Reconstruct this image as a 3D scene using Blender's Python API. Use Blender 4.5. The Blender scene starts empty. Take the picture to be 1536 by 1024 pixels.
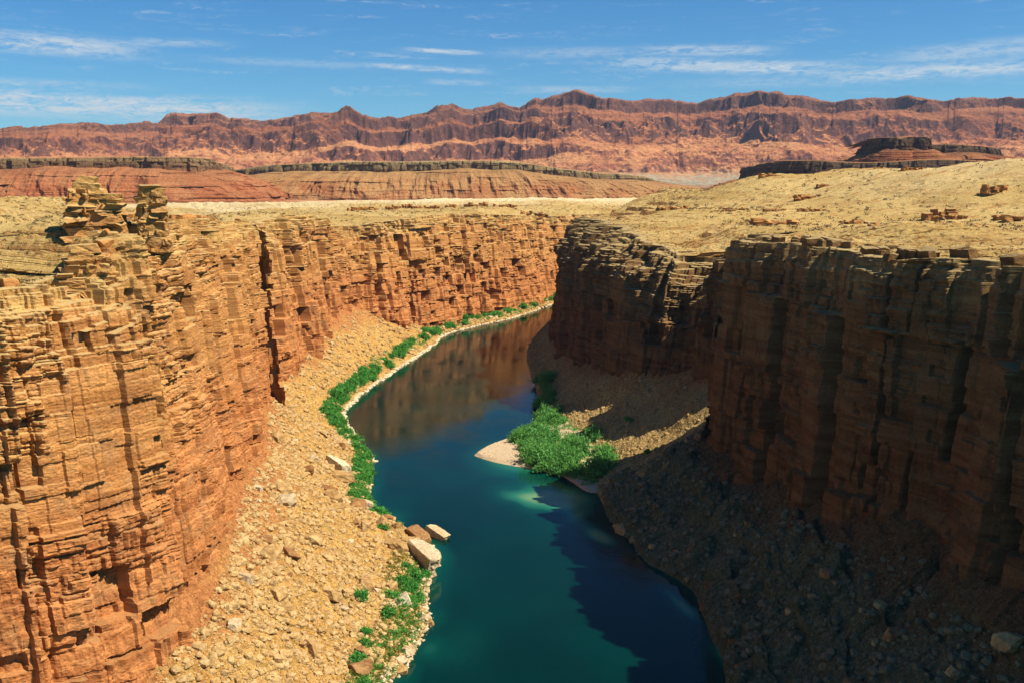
import bpy, math, random
import numpy as np

random.seed(7)
RNG = np.random.default_rng(7)
scene = bpy.context.scene
COL = scene.collection
H_EYE = 140.0                      # eye height above the river; the river lies at z = 0
SUN_AZ, SUN_EL = math.radians(105), math.radians(53)

# ------------------------------------------------------------------ noise
def _hash(*ks):
    h = np.zeros(np.broadcast(*ks).shape, dtype=np.uint32) + np.uint32(2166136261)
    for k in ks:
        h = (h ^ (np.asarray(k).astype(np.int64) & 0xffffffff).astype(np.uint32)) * np.uint32(16777619)
        h ^= h >> np.uint32(15); h *= np.uint32(2246822519); h ^= h >> np.uint32(13)
    h *= np.uint32(3266489917); h ^= h >> np.uint32(16)
    return h.astype(np.float64) / 4294967296.0

def vnoise2(x, y, seed=0):
    ix, iy = np.floor(x), np.floor(y); fx, fy = x - ix, y - iy
    ux, uy = fx*fx*(3-2*fx), fy*fy*(3-2*fy)
    s = np.int64(seed)
    a, b = _hash(ix, iy, s), _hash(ix+1, iy, s)
    c, d = _hash(ix, iy+1, s), _hash(ix+1, iy+1, s)
    return (a+(b-a)*ux)*(1-uy) + (c+(d-c)*ux)*uy

def fbm2(x, y, oct=4, seed=0, gain=0.5):
    v, a, t = 0.0, 1.0, 0.0
    for o in range(oct):
        v = v + a*(vnoise2(x*2.03**o+o*17.3, y*2.03**o+o*9.1, seed+o)-0.5); t += a; a *= gain
    return v/t*2

def ridged2(x, y, oct=4, seed=0, gain=0.5):
    v, a, t = 0.0, 1.0, 0.0
    for o in range(oct):
        v = v + a*(1-np.abs(2*vnoise2(x*2.03**o+o*17.3, y*2.03**o+o*9.1, seed+o)-1)); t += a; a *= gain
    return v/t

def worley2(x, y, seed=0):
    """distance to nearest jittered point and a random number of that point"""
    ix, iy = np.floor(x), np.floor(y)
    best = np.full(x.shape, 9.0); rid = np.zeros(x.shape)
    for dx in (-1, 0, 1):
        for dy in (-1, 0, 1):
            cx, cy = ix+dx, iy+dy
            px = cx + 0.15 + 0.7*_hash(cx, cy, np.int64(seed)); py = cy + 0.15 + 0.7*_hash(cx, cy, np.int64(seed+1))
            d = np.hypot(x-px, y-py)
            m = d < best
            best = np.where(m, d, best); rid = np.where(m, _hash(cx, cy, np.int64(seed+2)), rid)
    return best, rid

def cell1(v, seed, row):
    """irregular cells along v; row = integer row id.  -> cell id, distance to left / right edge (in cells)"""
    c = np.floor(v)
    def b(k): return k + 0.62*_hash(k, row, np.int64(seed)) - 0.31
    c = np.where(v < b(c), c-1, c); c = np.where(v >= b(c+1), c+1, c)
    return c, v-b(c), b(c+1)-v

def blocks(u, z, thick, width, seed):
    """masonry-like pattern of beds and joints: offset -1..1 per block, metres to bed floor / roof, metres to nearest joint, joint random"""
    li, lb, lt = cell1(z/thick, seed, np.int64(3))
    ci, cl, cr = cell1(u/width + 977*_hash(li, np.int64(seed+5)), seed+11, li)
    off = 2*_hash(ci, li, np.int64(seed+3))-1
    bed = 2*_hash(li, np.int64(seed+4))-1
    left = cl < cr
    jid = np.where(left, ci, ci+1)
    jr = _hash(jid, li, np.int64(seed+8))
    return off, bed, lb*thick, lt*thick, np.minimum(cl, cr)*width, jr

def sstep(a, b, x):                        # a > b gives a falling step
    t = np.clip((x-a)/(b-a), 0, 1); return t*t*(3-2*t)

# ------------------------------------------------------------------ mesh helpers
def tag(o, label=None, cat=None, group=None, kind=None):
    if label: o['label'] = label
    if cat: o['category'] = cat
    if group: o['group'] = group
    if kind: o['kind'] = kind
    return o

def mesh_np(name, V, F, mat, smooth=False, attrs=None):
    """V (n,3), F (m,k) all faces with k corners"""
    V = np.ascontiguousarray(V, dtype=np.float32); F = np.ascontiguousarray(F, dtype=np.int32)
    me = bpy.data.meshes.new(name)
    k = F.shape[1]
    me.vertices.add(len(V)); me.vertices.foreach_set('co', V.ravel())
    me.loops.add(F.size); me.loops.foreach_set('vertex_index', F.ravel())
    me.polygons.add(len(F)); me.polygons.foreach_set('loop_start', np.arange(0, F.size, k, dtype=np.int32))
    me.update(calc_edges=True)
    me.polygons.foreach_set('use_smooth', np.full(len(F), smooth, dtype=bool))
    for an, av in (attrs or {}).items():
        a = me.attributes.new(an, 'FLOAT', 'POINT'); a.data.foreach_set('value', np.ascontiguousarray(av, dtype=np.float32).ravel())
    if mat: me.materials.append(mat)
    return me

def link(name, me, parent=None):
    o = bpy.data.objects.new(name, me); COL.objects.link(o)
    if parent: o.parent = parent
    return o

def grid_faces(R, C):
    i = np.arange(R*C).reshape(R, C)
    return np.stack([i[:-1, :-1], i[:-1, 1:], i[1:, 1:], i[1:, :-1]], -1).reshape(-1, 4)

def grid_obj(name, P, mat, smooth=False, attrs=None):
    R, C = P.shape[:2]
    return link(name, mesh_np(name, P.reshape(-1, 3), grid_faces(R, C), mat, smooth, attrs))

def catmull(P, n):
    P = np.asarray(P, float); m = len(P)
    Q = np.vstack([2*P[0]-P[1], P, 2*P[-1]-P[-2]])
    t = np.linspace(0, m-1-1e-9, n); i = t.astype(int); f = (t-i)[:, None]
    a, b, c, d = Q[i], Q[i+1], Q[i+2], Q[i+3]
    return 0.5*((2*b)+(c-a)*f+(2*a-5*b+4*c-d)*f**2+(3*b-a-3*c+d)*f**3)

def idw(x, y, pts, p=3.2, eps=12.0):
    num = np.zeros_like(x); den = np.zeros_like(x)
    for (a, b, c) in pts:
        w = 1.0/((x-a)**2+(y-b)**2+eps**2)**(p/2)
        num += w*c; den += w
    return num/den

# ------------------------------------------------------------------ node helpers
class NT:
    def __init__(s, mat):
        s.t = mat.node_tree; s.t.nodes.clear()
    def n(s, typ, **kw):
        x = s.t.nodes.new(typ)
        for k, v in kw.items(): setattr(x, k, v)
        return x
    def l(s, a, b): s.t.links.new(a, b)
    def val(s, sock, v):
        if isinstance(v, bpy.types.NodeSocket): s.l(v, sock)
        else: sock.default_value = v
    def math(s, op, a, b=None, c=None, clamp=False):
        x = s.n('ShaderNodeMath', operation=op, use_clamp=clamp)
        s.val(x.inputs[0], a)
        if b is not None: s.val(x.inputs[1], b)
        if c is not None: s.val(x.inputs[2], c)
        return x.outputs[0]
    def mix(s, f, a, b, blend='MIX'):
        x = s.n('ShaderNodeMix', data_type='RGBA', blend_type=blend)
        s.val(x.inputs[0], f)
        for i, v in ((6, a), (7, b)):
            if isinstance(v, bpy.types.NodeSocket): s.l(v, x.inputs[i])
            else: x.inputs[i].default_value = (*v, 1)
        return x.outputs[2]
    def noise(s, vec, scale, detail=4, rough=0.55, dist=0.0, sc3=None):
        if sc3 is not None:
            m = s.n('ShaderNodeMapping'); m.inputs['Scale'].default_value = sc3; s.l(vec, m.inputs[0]); vec = m.outputs[0]
        x = s.n('ShaderNodeTexNoise'); s.l(vec, x.inputs['Vector'])
        x.inputs['Scale'].default_value = scale; x.inputs['Detail'].default_value = detail
        x.inputs['Roughness'].default_value = rough; x.inputs['Distortion'].default_value = dist
        return x.outputs['Fac']
    def voro(s, vec, scale, out='Distance', rnd=1.0):
        x = s.n('ShaderNodeTexVoronoi'); s.l(vec, x.inputs['Vector']); x.inputs['Scale'].default_value = scale
        x.inputs['Randomness'].default_value = rnd
        return x.outputs[out]
    def rng(s, v, a, b, c=0.0, d=1.0, smooth=True):
        x = s.n('ShaderNodeMapRange', interpolation_type='SMOOTHSTEP' if smooth else 'LINEAR')
        s.val(x.inputs[0], v)
        for i, q in zip((1, 2, 3, 4), (a, b, c, d)): x.inputs[i].default_value = q
        return x.outputs[0]
    def ramp(s, v, stops):
        x = s.n('ShaderNodeValToRGB'); s.l(v, x.inputs[0])
        e = x.color_ramp.elements
        while len(e) > 1: e.remove(e[-1])
        e[0].position = stops[0][0]; e[0].color = (*stops[0][1], 1)
        for p, c in stops[1:]:
            k = e.new(p); k.color = (*c, 1)
        return x.outputs[0]
    def attr(s, name):
        return s.n('ShaderNodeAttribute', attribute_name=name).outputs['Fac']
    def bump(s, h, strength, dist, normal=None):
        x = s.n('ShaderNodeBump'); s.val(x.inputs['Strength'], strength); x.inputs['Distance'].default_value = dist
        s.l(h, x.inputs['Height'])
        if normal: s.l(normal, x.inputs['Normal'])
        return x.outputs[0]
    def out(s, color, rough=0.95, normal=None, spec=0.1, **kw):
        b = s.n('ShaderNodeBsdfPrincipled'); s.val(b.inputs['Base Color'], color if isinstance(color, bpy.types.NodeSocket) else (*color, 1))
        s.val(b.inputs['Roughness'], rough); b.inputs['Specular IOR Level'].default_value = spec
        for k, v in kw.items(): s.val(b.inputs[k], v)
        if normal: s.l(normal, b.inputs['Normal'])
        o = s.n('ShaderNodeOutputMaterial'); s.l(b.outputs[0], o.inputs[0])
        return b

def new_mat(name):
    m = bpy.data.materials.new(name); m.use_nodes = True
    return m, NT(m)

# ------------------------------------------------------------------ materials
def make_cliff_mat(name, top, mid, low, var=(0.20, 0.085, 0.03), dust=(0.50, 0.36, 0.15), patch=(0.44, 0.235, 0.10)):
    m, t = new_mat(name)
    g = t.n('ShaderNodeNewGeometry'); pos = g.outputs['Position']
    hgt = t.attr('h')
    n1 = t.noise(pos, 0.035, 4, 0.6)
    hh = t.math('ADD', hgt, t.math('MULTIPLY', t.math('SUBTRACT', n1, 0.5), 0.45))
    base = t.ramp(hh, [(0.0, low), (0.34, low), (0.58, mid), (0.86, mid), (0.97, top)])
    band = t.noise(pos, 1.0, 5, 0.65, 0.0, (0.02, 0.02, 0.42))
    base = t.mix(t.rng(band, 0.36, 0.62), t.mix(1.0, base, (0.74, 0.66, 0.62), 'MULTIPLY'), t.mix(1.0, base, (1.14, 1.16, 1.2), 'MULTIPLY'))
    blot = t.noise(pos, 0.16, 5, 0.65)
    base = t.mix(t.math('MULTIPLY', t.rng(blot, 0.48, 0.66), 0.55), base, patch)
    gb = t.noise(pos, 1.0, 4, 0.6, 0.2, (0.07, 0.07, 0.16))
    base = t.mix(t.math('MULTIPLY', t.rng(gb, 0.52, 0.62), 0.5), base, t.mix(1.0, base, (0.66, 0.62, 0.70), 'MULTIPLY'))
    st = t.noise(pos, 1.0, 5, 0.7, 0.3, (0.33, 0.33, 0.045))
    st2 = t.noise(pos, 0.045, 3, 0.6)
    stain = t.math('MULTIPLY', t.rng(st, 0.50, 0.66), t.rng(st2, 0.42, 0.6))
    base = t.mix(t.math('MULTIPLY', stain, 0.42), base, var)
    fine = t.noise(pos, 1.6, 6, 0.7)
    base = t.mix(t.rng(fine, 0.3, 0.7), t.mix(1.0, base, (0.78, 0.74, 0.70), 'MULTIPLY'), t.mix(1.0, base, (1.12, 1.12, 1.10), 'MULTIPLY'))
    sep = t.n('ShaderNodeSeparateXYZ'); t.l(g.outputs['True Normal'], sep.inputs[0])
    up = t.rng(t.math('ABSOLUTE', sep.outputs[2]), 0.72, 0.95)
    base = t.mix(t.math('MULTIPLY', up, t.rng(hgt, 0.3, 0.95, 0.15, 0.75)), base, dust)
    b1 = t.noise(pos, 0.9, 8, 0.68, 0.2, (1, 1, 2.2))
    b2 = t.noise(pos, 3.0, 5, 0.65, 0.0, (1, 1, 1.4))
    hb = t.math('ADD', b1, t.math('MULTIPLY', b2, 0.35))
    t.out(base, 0.95, t.bump(hb, 0.6, 0.7), 0.05)
    return m

def make_talus_mat(name, a, b, red, grey, redamt=1.0):
    m, t = new_mat(name)
    g = t.n('ShaderNodeNewGeometry'); pos = g.outputs['Position']
    up = t.attr('h')
    n1 = t.noise(pos, 0.06, 5, 0.6)
    base = t.mix(t.rng(n1, 0.35, 0.65), a, b)
    rr = t.math('ADD', up, t.math('MULTIPLY', t.math('SUBTRACT', t.noise(pos, 0.05, 4, 0.6), 0.5), 0.9))
    base = t.mix(t.math('MULTIPLY', t.rng(rr, 0.62, 1.02), redamt), base, red)
    base = t.mix(t.math('MULTIPLY', t.rng(t.noise(pos, 0.11, 5, 0.7), 0.57, 0.68), 0.55), base, grey)
    v = t.voro(pos, 0.9, 'Color'); sv = t.n('ShaderNodeSeparateColor'); t.l(v, sv.inputs[0])
    base = t.mix(t.rng(sv.outputs[0], 0.0, 1.0, 0.0, 1.0, False), t.mix(1.0, base, (0.72, 0.68, 0.66), 'MULTIPLY'), t.mix(1.0, base, (1.18, 1.2, 1.22), 'MULTIPLY'))
    f = t.noise(pos, 2.3, 6, 0.75)
    base = t.mix(t.rng(f, 0.34, 0.66), t.mix(1.0, base, (0.6, 0.55, 0.5), 'MULTIPLY'), t.mix(1.0, base, (1.2, 1.2, 1.2), 'MULTIPLY'))
    h = t.math('ADD', t.math('MULTIPLY', t.voro(pos, 1.1), -0.6), t.noise(pos, 1.5, 7, 0.7))
    t.out(base, 1.0, t.bump(h, 0.9, 0.9), 0.03)
    return m

def make_plateau_mat(name):
    m, t = new_mat(name)
    g = t.n('ShaderNodeNewGeometry'); pos = g.outputs['Position']
    pale = t.attr('pale')
    n1 = t.noise(pos, 0.02, 6, 0.65)
    base = t.mix(t.rng(n1, 0.35, 0.65), (0.42, 0.28, 0.096), (0.53, 0.375, 0.15))
    n2 = t.noise(pos, 1.0, 5, 0.65, 0.5, (0.012, 0.03, 0.3))
    base = t.mix(t.math('MULTIPLY', t.rng(n2, 0.50, 0.60), 0.5), base, (0.34, 0.19, 0.07))
    sp2 = t.voro(pos, 0.11, 'Distance')
    base = t.mix(t.math('MULTIPLY', t.rng(sp2, 0.12, 0.3, 0.8, 0.0), t.rng(t.noise(pos, 0.02, 4, 0.6), 0.46, 0.56)), base, (0.20, 0.14, 0.05))
    base = t.mix(t.math('MULTIPLY', t.rng(t.noise(pos, 0.25, 5, 0.7), 0.52, 0.68), 0.45), base, (0.26, 0.20, 0.075))
    base = t.mix(pale, base, (0.66, 0.54, 0.32))
    sep = t.n('ShaderNodeSeparateXYZ'); t.l(g.outputs['True Normal'], sep.inputs[0])
    steep = t.rng(t.math('ABSOLUTE', sep.outputs[2]), 0.62, 0.85, 1.0, 0.0)
    base = t.mix(t.math('MULTIPLY', steep, 0.85), base, (0.36, 0.18, 0.06))
    sp = t.voro(pos, 0.45, 'Distance')
    base = t.mix(t.math('MULTIPLY', t.rng(sp, 0.1, 0.24, 1.0, 0.0), t.rng(t.noise(pos, 0.06, 3), 0.45, 0.6)), base, (0.13, 0.10, 0.035))
    f = t.noise(pos, 1.4, 6, 0.75)
    base = t.mix(t.rng(f, 0.34, 0.66), t.mix(1.0, base, (0.72, 0.68, 0.62), 'MULTIPLY'), t.mix(1.0, base, (1.12, 1.12, 1.12), 'MULTIPLY'))
    h = t.math('ADD', t.noise(pos, 0.35, 8, 0.7), t.math('MULTIPLY', t.voro(pos, 0.5), -0.3))
    t.out(base, 1.0, t.bump(h, 0.8, 1.5), 0.03)
    return m

def make_rock_mat(name, a, b, scale=0.5):
    m, t = new_mat(name)
    tc = t.n('ShaderNodeTexCoord'); pos = tc.outputs['Object']
    oi = t.n('ShaderNodeObjectInfo')
    base = t.mix(t.rng(t.noise(pos, scale, 6, 0.7), 0.35, 0.65), a, b)
    base = t.mix(oi.outputs['Random'], base, t.mix(1.0, base, (0.78, 0.70, 0.62), 'MULTIPLY'))
    f = t.noise(pos, scale*5, 6, 0.75)
    base = t.mix(t.rng(f, 0.33, 0.66), t.mix(1.0, base, (0.62, 0.58, 0.54), 'MULTIPLY'), t.mix(1.0, base, (1.15, 1.15, 1.15), 'MULTIPLY'))
    t.out(base, 0.95, t.bump(t.noise(pos, scale*2.5, 8, 0.7), 0.7, 0.5), 0.05)
    return m

def make_far_mat(name, stops, z0, z1, talus, dark, scale, bumpd, pale=None, steepdark=None):
    """layered desert rock seen from kilometres away: colour by bed, talus on the gentle ground"""
    m, t = new_mat(name)
    g = t.n('ShaderNodeNewGeometry'); pos = g.outputs['Position']
    hgt = t.attr('h')
    n1 = t.noise(pos, scale, 5, 0.6)
    hh = t.math('ADD', hgt, t.math('MULTIPLY', t.math('SUBTRACT', n1, 0.5), 0.22))
    base = t.ramp(hh, stops)
    band = t.noise(pos, 1.0, 5, 0.7, 0.0, (scale*0.25, scale*0.25, scale*14))
    base = t.mix(t.rng(band, 0.4, 0.6), t.mix(1.0, base, (0.74, 0.68, 0.66), 'MULTIPLY'), t.mix(1.0, base, (1.10, 1.10, 1.08), 'MULTIPLY'))
    st = t.noise(pos, 1.0, 5, 0.7, 0.2, (scale*8, scale*8, scale*1.2))
    base = t.mix(t.math('MULTIPLY', t.rng(st, 0.5, 0.68), 0.5), base, dark)
    sep = t.n('ShaderNodeSeparateXYZ'); t.l(g.outputs['True Normal'], sep.inputs[0])
    flat = t.rng(t.math('ABSOLUTE', sep.outputs[2]), 0.70, 0.84)
    flat = t.math('MULTIPLY', flat, t.rng(t.noise(pos, scale*0.9, 2, 0.4), 0.28, 0.60))
    if steepdark is not None: flat = t.math('MULTIPLY', flat, t.rng(hh, 0.55, 0.8, 1.0, 0.12))
    base = t.mix(t.math('MULTIPLY', flat, 0.85), base, talus)
    if steepdark is not None:
        cl = t.rng(t.math('ABSOLUTE', sep.outputs[2]), 0.5, 0.78, 1.0, 0.0)
        cl = t.math('MULTIPLY', cl, t.rng(t.noise(pos, scale*2.2, 4, 0.6), 0.25, 0.46))
        base = t.mix(t.math('MULTIPLY', cl, 0.8), base, steepdark)  # dark varnished cliff rock; also paints shadow onto the steep faces
    if pale is not None:
        base = t.mix(t.math('MULTIPLY', t.attr('pale'), t.rng(t.noise(pos, scale*6, 5, 0.7), 0.35, 0.6)), base, pale)
    f = t.noise(pos, scale*18, 6, 0.75)
    base = t.mix(t.rng(f, 0.33, 0.67), t.mix(1.0, base, (0.68, 0.62, 0.6), 'MULTIPLY'), t.mix(1.0, base, (1.15, 1.15, 1.15), 'MULTIPLY'))
    t.out(base, 1.0, t.bump(t.noise(pos, scale*9, 8, 0.7), 0.8, bumpd), 0.02)
    return m

def make_leaf_mat(name, a, b):
    m, t = new_mat(name)
    oi = t.n('ShaderNodeObjectInfo'); g = t.n('ShaderNodeNewGeometry')
    tc = t.n('ShaderNodeTexCoord')
    base = t.mix(g.outputs['Random Per Island'], a, b)
    base = t.mix(t.math('MULTIPLY', oi.outputs['Random'], 0.6), base, t.mix(1.0, base, (1.35, 0.95, 0.75), 'MULTIPLY'))
    d = t.n('ShaderNodeBsdfPrincipled'); t.l(base, d.inputs['Base Color']); d.inputs['Roughness'].default_value = 0.7
    d.inputs['Specular IOR Level'].default_value = 0.15
    tr = t.n('ShaderNodeBsdfTranslucent'); t.l(base, tr.inputs[0])
    mx = t.n('ShaderNodeMixShader'); mx.inputs[0].default_value = 0.45
    t.l(d.outputs[0], mx.inputs[1]); t.l(tr.outputs[0], mx.inputs[2])
    o = t.n('ShaderNodeOutputMaterial'); t.l(mx.outputs[0], o.inputs[0])
    return m

M = {}
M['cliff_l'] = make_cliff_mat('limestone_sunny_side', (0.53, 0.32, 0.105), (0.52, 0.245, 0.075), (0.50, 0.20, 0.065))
M['cliff_r'] = make_cliff_mat('limestone_baked_shade', (0.34, 0.225, 0.09), (0.225, 0.13, 0.05), (0.21, 0.10, 0.038), (0.06, 0.045, 0.025), (0.40, 0.29, 0.13), (0.15, 0.095, 0.04))  # same limestone as the left wall, darkened to put shade into the colour
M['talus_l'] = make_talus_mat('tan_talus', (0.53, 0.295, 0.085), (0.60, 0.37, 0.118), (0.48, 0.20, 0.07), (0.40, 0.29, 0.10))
M['talus_r'] = make_talus_mat('grey_green_talus_baked_shade', (0.125, 0.145, 0.075), (0.16, 0.16, 0.08), (0.16, 0.085, 0.036), (0.085, 0.12, 0.065), 0.8)  # grey-green rubble, made darker so the slope's shade is in its colour
M['talus_m'] = make_talus_mat('mid_tan_talus', (0.40, 0.27, 0.105), (0.47, 0.33, 0.13), (0.36, 0.17, 0.06), (0.27, 0.24, 0.11), 0.8)  # intermediate tan, between the left and right slope colours
M['plateau'] = make_plateau_mat('yellow_desert_ground')
M['boulder'] = make_rock_mat('boulder_tan', (0.46, 0.28, 0.11), (0.60, 0.42, 0.19), 0.35)
M['boulder_pale'] = make_rock_mat('boulder_pale', (0.60, 0.47, 0.28), (0.74, 0.62, 0.42), 0.3)
M['boulder_brown'] = make_rock_mat('boulder_brown', (0.30, 0.15, 0.06), (0.42, 0.24, 0.10), 0.35)
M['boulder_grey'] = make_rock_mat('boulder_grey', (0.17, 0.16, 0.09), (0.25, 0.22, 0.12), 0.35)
M['sand'] = make_rock_mat('pale_river_cobbles', (0.62, 0.50, 0.33), (0.78, 0.66, 0.48), 0.8)
M['leaf'] = make_leaf_mat('bank_foliage', (0.055, 0.24, 0.035), (0.14, 0.46, 0.09))
M['leaf2'] = make_leaf_mat('grey_green_foliage', (0.075, 0.27, 0.05), (0.19, 0.50, 0.13))
M['grass'] = make_leaf_mat('yellow_green_grass', (0.12, 0.20, 0.03), (0.26, 0.30, 0.06))
M['stem'] = make_rock_mat('dry_stems', (0.14, 0.10, 0.06), (0.22, 0.16, 0.10), 2.0)

# ------------------------------------------------------------------ canyon ribbons
# each row: shore x,y | cliff foot x,y,z | rim x,y,z | outer edge of plateau x,y
LEFT = [
 (-75,110,   -160,140,24, -172,146,116, -760,60),
 (-55,150,   -134,170,23, -145,178,116, -760,130),
 (-43,180,   -114,193,22, -126,199,116, -740,200),
 (-37,205,   -101,207,22, -112,215,116.5, -720,250),
 (-35,222,   -91,220,22,  -102,230,116.5, -710,285),
 (-35.5,240, -85,236,27,  -95,244,120,  -700,310),
 (-34,262,   -82.5,254,31, -90.5,257,128, -700,330),
 (-27.5,296, -87,288,35,  -97,290,130,  -700,350),
 (-29,322,   -93,318,36,  -103,322,129, -700,370),
 (-31,370,   -98,360,35,  -109,364,127, -700,395),
 (-57,405,   -104,405,34, -116,409,125.5, -700,440),
 (-66,445,   -114,448,36, -121,450,123.5, -700,480),
 (-71,490,   -121,482,37, -125,487,120, -700,520),
 (-84,530,   -147,518,33, -155,520,110, -700,580),
]
LEFT2 = [
 (-71,490,  -121,482,37, -125,487,120, -700,520),
 (-84,530,  -147,518,33, -155,520,110, -700,580),
 (-103,590, -144,570,27, -152,572,112, -700,680),
 (-103,640, -141,625,28, -151,628,114, -720,820),
 (-96,700,  -139,690,32, -148,692,118, -740,1000),
 (-86,757,  -137,760,36, -145,764,114, -760,1250),
 (-77,815,  -133,825,37, -138,835,104, -760,1600),
 (-69,865,  -105,880,20, -116,895,106, -600,1950),
 (-61,925,  -74,930,7,   -82,950,109,  -420,2200),
 (-30,986,  -36,1000,5,  -46,1016,109, -200,2400),
 (8,1054,   2,1072,5,    -10,1088,106, 0,2500),
 (63,1188,  55,1202,6,   44,1222,100,  220,2600),
 (130,1262, 124,1282,8,  116,1300,100, 480,2650),
 (260,1340, 255,1360,8,  250,1378,101, 800,2600),
 (450,1400, 448,1420,8,  445,1440,102, 1200,2500),
]
RIGHT = [
 (56,110,  112,100,52,  124,100,120,  640,40),
 (56,160,  111,155,52,  121,155,120,  640,110),
 (57,205,  109,203,49,  117.5,205,120,  640,190),
 (57,226,  107,224,47,  116.5,227,120,  640,225),
 (60,250,  111,251,44,  121,256,120,  645,255),
 (61,266,  106,265,43,  115,270,120,  650,280),
 (63,287,  100,284,38,  107,288,118.5,  660,305),
 (63.4,304, 97,307,33,  104,310,118,  665,325),
 (62.7,328, 95,330,30,  103,334,118,  680,345),
 (51,357,  92,366,27,   101,368,118,   690,410),
 (45,386,  86,400,25,   92,402,116,   700,450),
 (40,420,  84,424,27,   91,428,116,   720,480),
 (40,445,  98,442,35,   105,450,109,  740,500),
]
RIGHT2 = [
 (40,420,  84,424,27,   91,428,117,   720,480),
 (40,445,  98,442,35,   105,449,108,  740,500),
 (42,472,  118,460,40,  134,466,94,  760,530),
 (43,498,  106,494,43,  113,496,112,   780,570),
 (38,524,  100,522,40,  108,526,112,   800,620),
 (32,552,  95,548,38,   107,558,97,   820,680),
 (27,580,  74,566,34,   82,575,101,   840,740),
 (20,612,  56,602,26,   62,612,107,   850,820),
 (17.4,640, 46,640,21,  51,650,111,   860,900),
 (16.5,700, 39,710,19,  46,722,112,   860,1000),
 (12,786,  36,795,17,   44,802,111,   860,1100),
 (19,890,  42,896,14,   51,902,109,   850,1220),
 (57,1077, 84,1070,12,  94,1085,106,  840,1330),
 (130,1170,150,1155,12, 162,1172,105, 830,1400),
 (270,1250,285,1230,12, 292,1215,105, 820,1440),
 (450,1310,460,1290,12, 465,1270,106, 810,1460),
]
PTS_L = [(-172,146,117),(-145,178,117),(-124,199,117),(-112,216,117),(-102,231,117.5),(-140,215,120),(-125,238,122),(-150,240,126),(-97,248,123),(-98,262,129),(-113,272,130),(-150,290,134),(-200,260,135),(-170,300,137),(-230,330,138.5),(-400,300,137),(-600,200,135),
 (-150,360,136),(-118,330,131),(-126,400,128),(-140,430,133.5),(-137,475,126),(-165,520,112),(-250,520,121),(-400,600,112),(-170,620,114),(-165,700,119),
 (-165,780,116),(-250,800,110),(-160,860,105),(-120,930,109),(-150,1050,111),(-60,1030,111),(-40,1150,113),(50,1260,102),(60,1400,108),(-200,1300,108),
 (-400,1200,104),(-400,2000,99),(0,1500,112),(0,2000,100),(300,2200,98),(200,1500,106),(500,1500,106),(-700,1000,108),(-600,1600,102),(700,2300,98)]
PTS_R = [(124,150,121),(122,220,121),(250,200,126),(500,300,134),(112,305,120),(100,380,120),(160,400,124),(260,400,130),(112,450,112),(165,466,95),(230,455,112),(130,505,112),(220,520,118),
 (112,580,102),(150,620,114),(60,640,111),(75,700,114),(130,750,121),(60,850,112),(120,1000,125),(160,1000,134),(250,900,146),(320,900,152),(411,800,157),
 (600,800,170),(700,1100,168),(400,1200,146),(200,1150,114),(110,1090,108),(300,1240,112),(470,1290,112),(900,1500,150)]

def resample(TAB, k):
    D = catmull(TAB, 4000)
    mid = 0.5*(D[:, 2:4]+D[:, 5:7])
    ds = np.hypot(*np.diff(mid, axis=0).T)
    dist = np.maximum(np.hypot(mid[:, 0], mid[:, 1]), 90)
    wq = np.concatenate([[0], np.cumsum(ds/(k*dist[1:]))])
    n = int(wq[-1])
    tt = np.interp(np.linspace(0, wq[-1], n), wq, np.arange(4000))
    i = np.minimum(tt.astype(int), 3998); f = (tt-i)[:, None]
    S = D[i]*(1-f)+D[i+1]*f
    mid = 0.5*(S[:, 2:4]+S[:, 5:7])
    u = np.concatenate([[0], np.cumsum(np.hypot(*np.diff(mid, axis=0).T))])
    tg = np.gradient(mid, axis=0)
    kern = 1.0
    return S, u, tg

def smooth1(a, w):
    k = np.hanning(2*w+3)[1:-1]; k /= k.sum()
    pad = np.pad(a, ((w, w), (0, 0)), mode='edge')
    return np.stack([np.convolve(pad[:, j], k, mode='valid') for j in range(a.shape[1])], 1)

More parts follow.
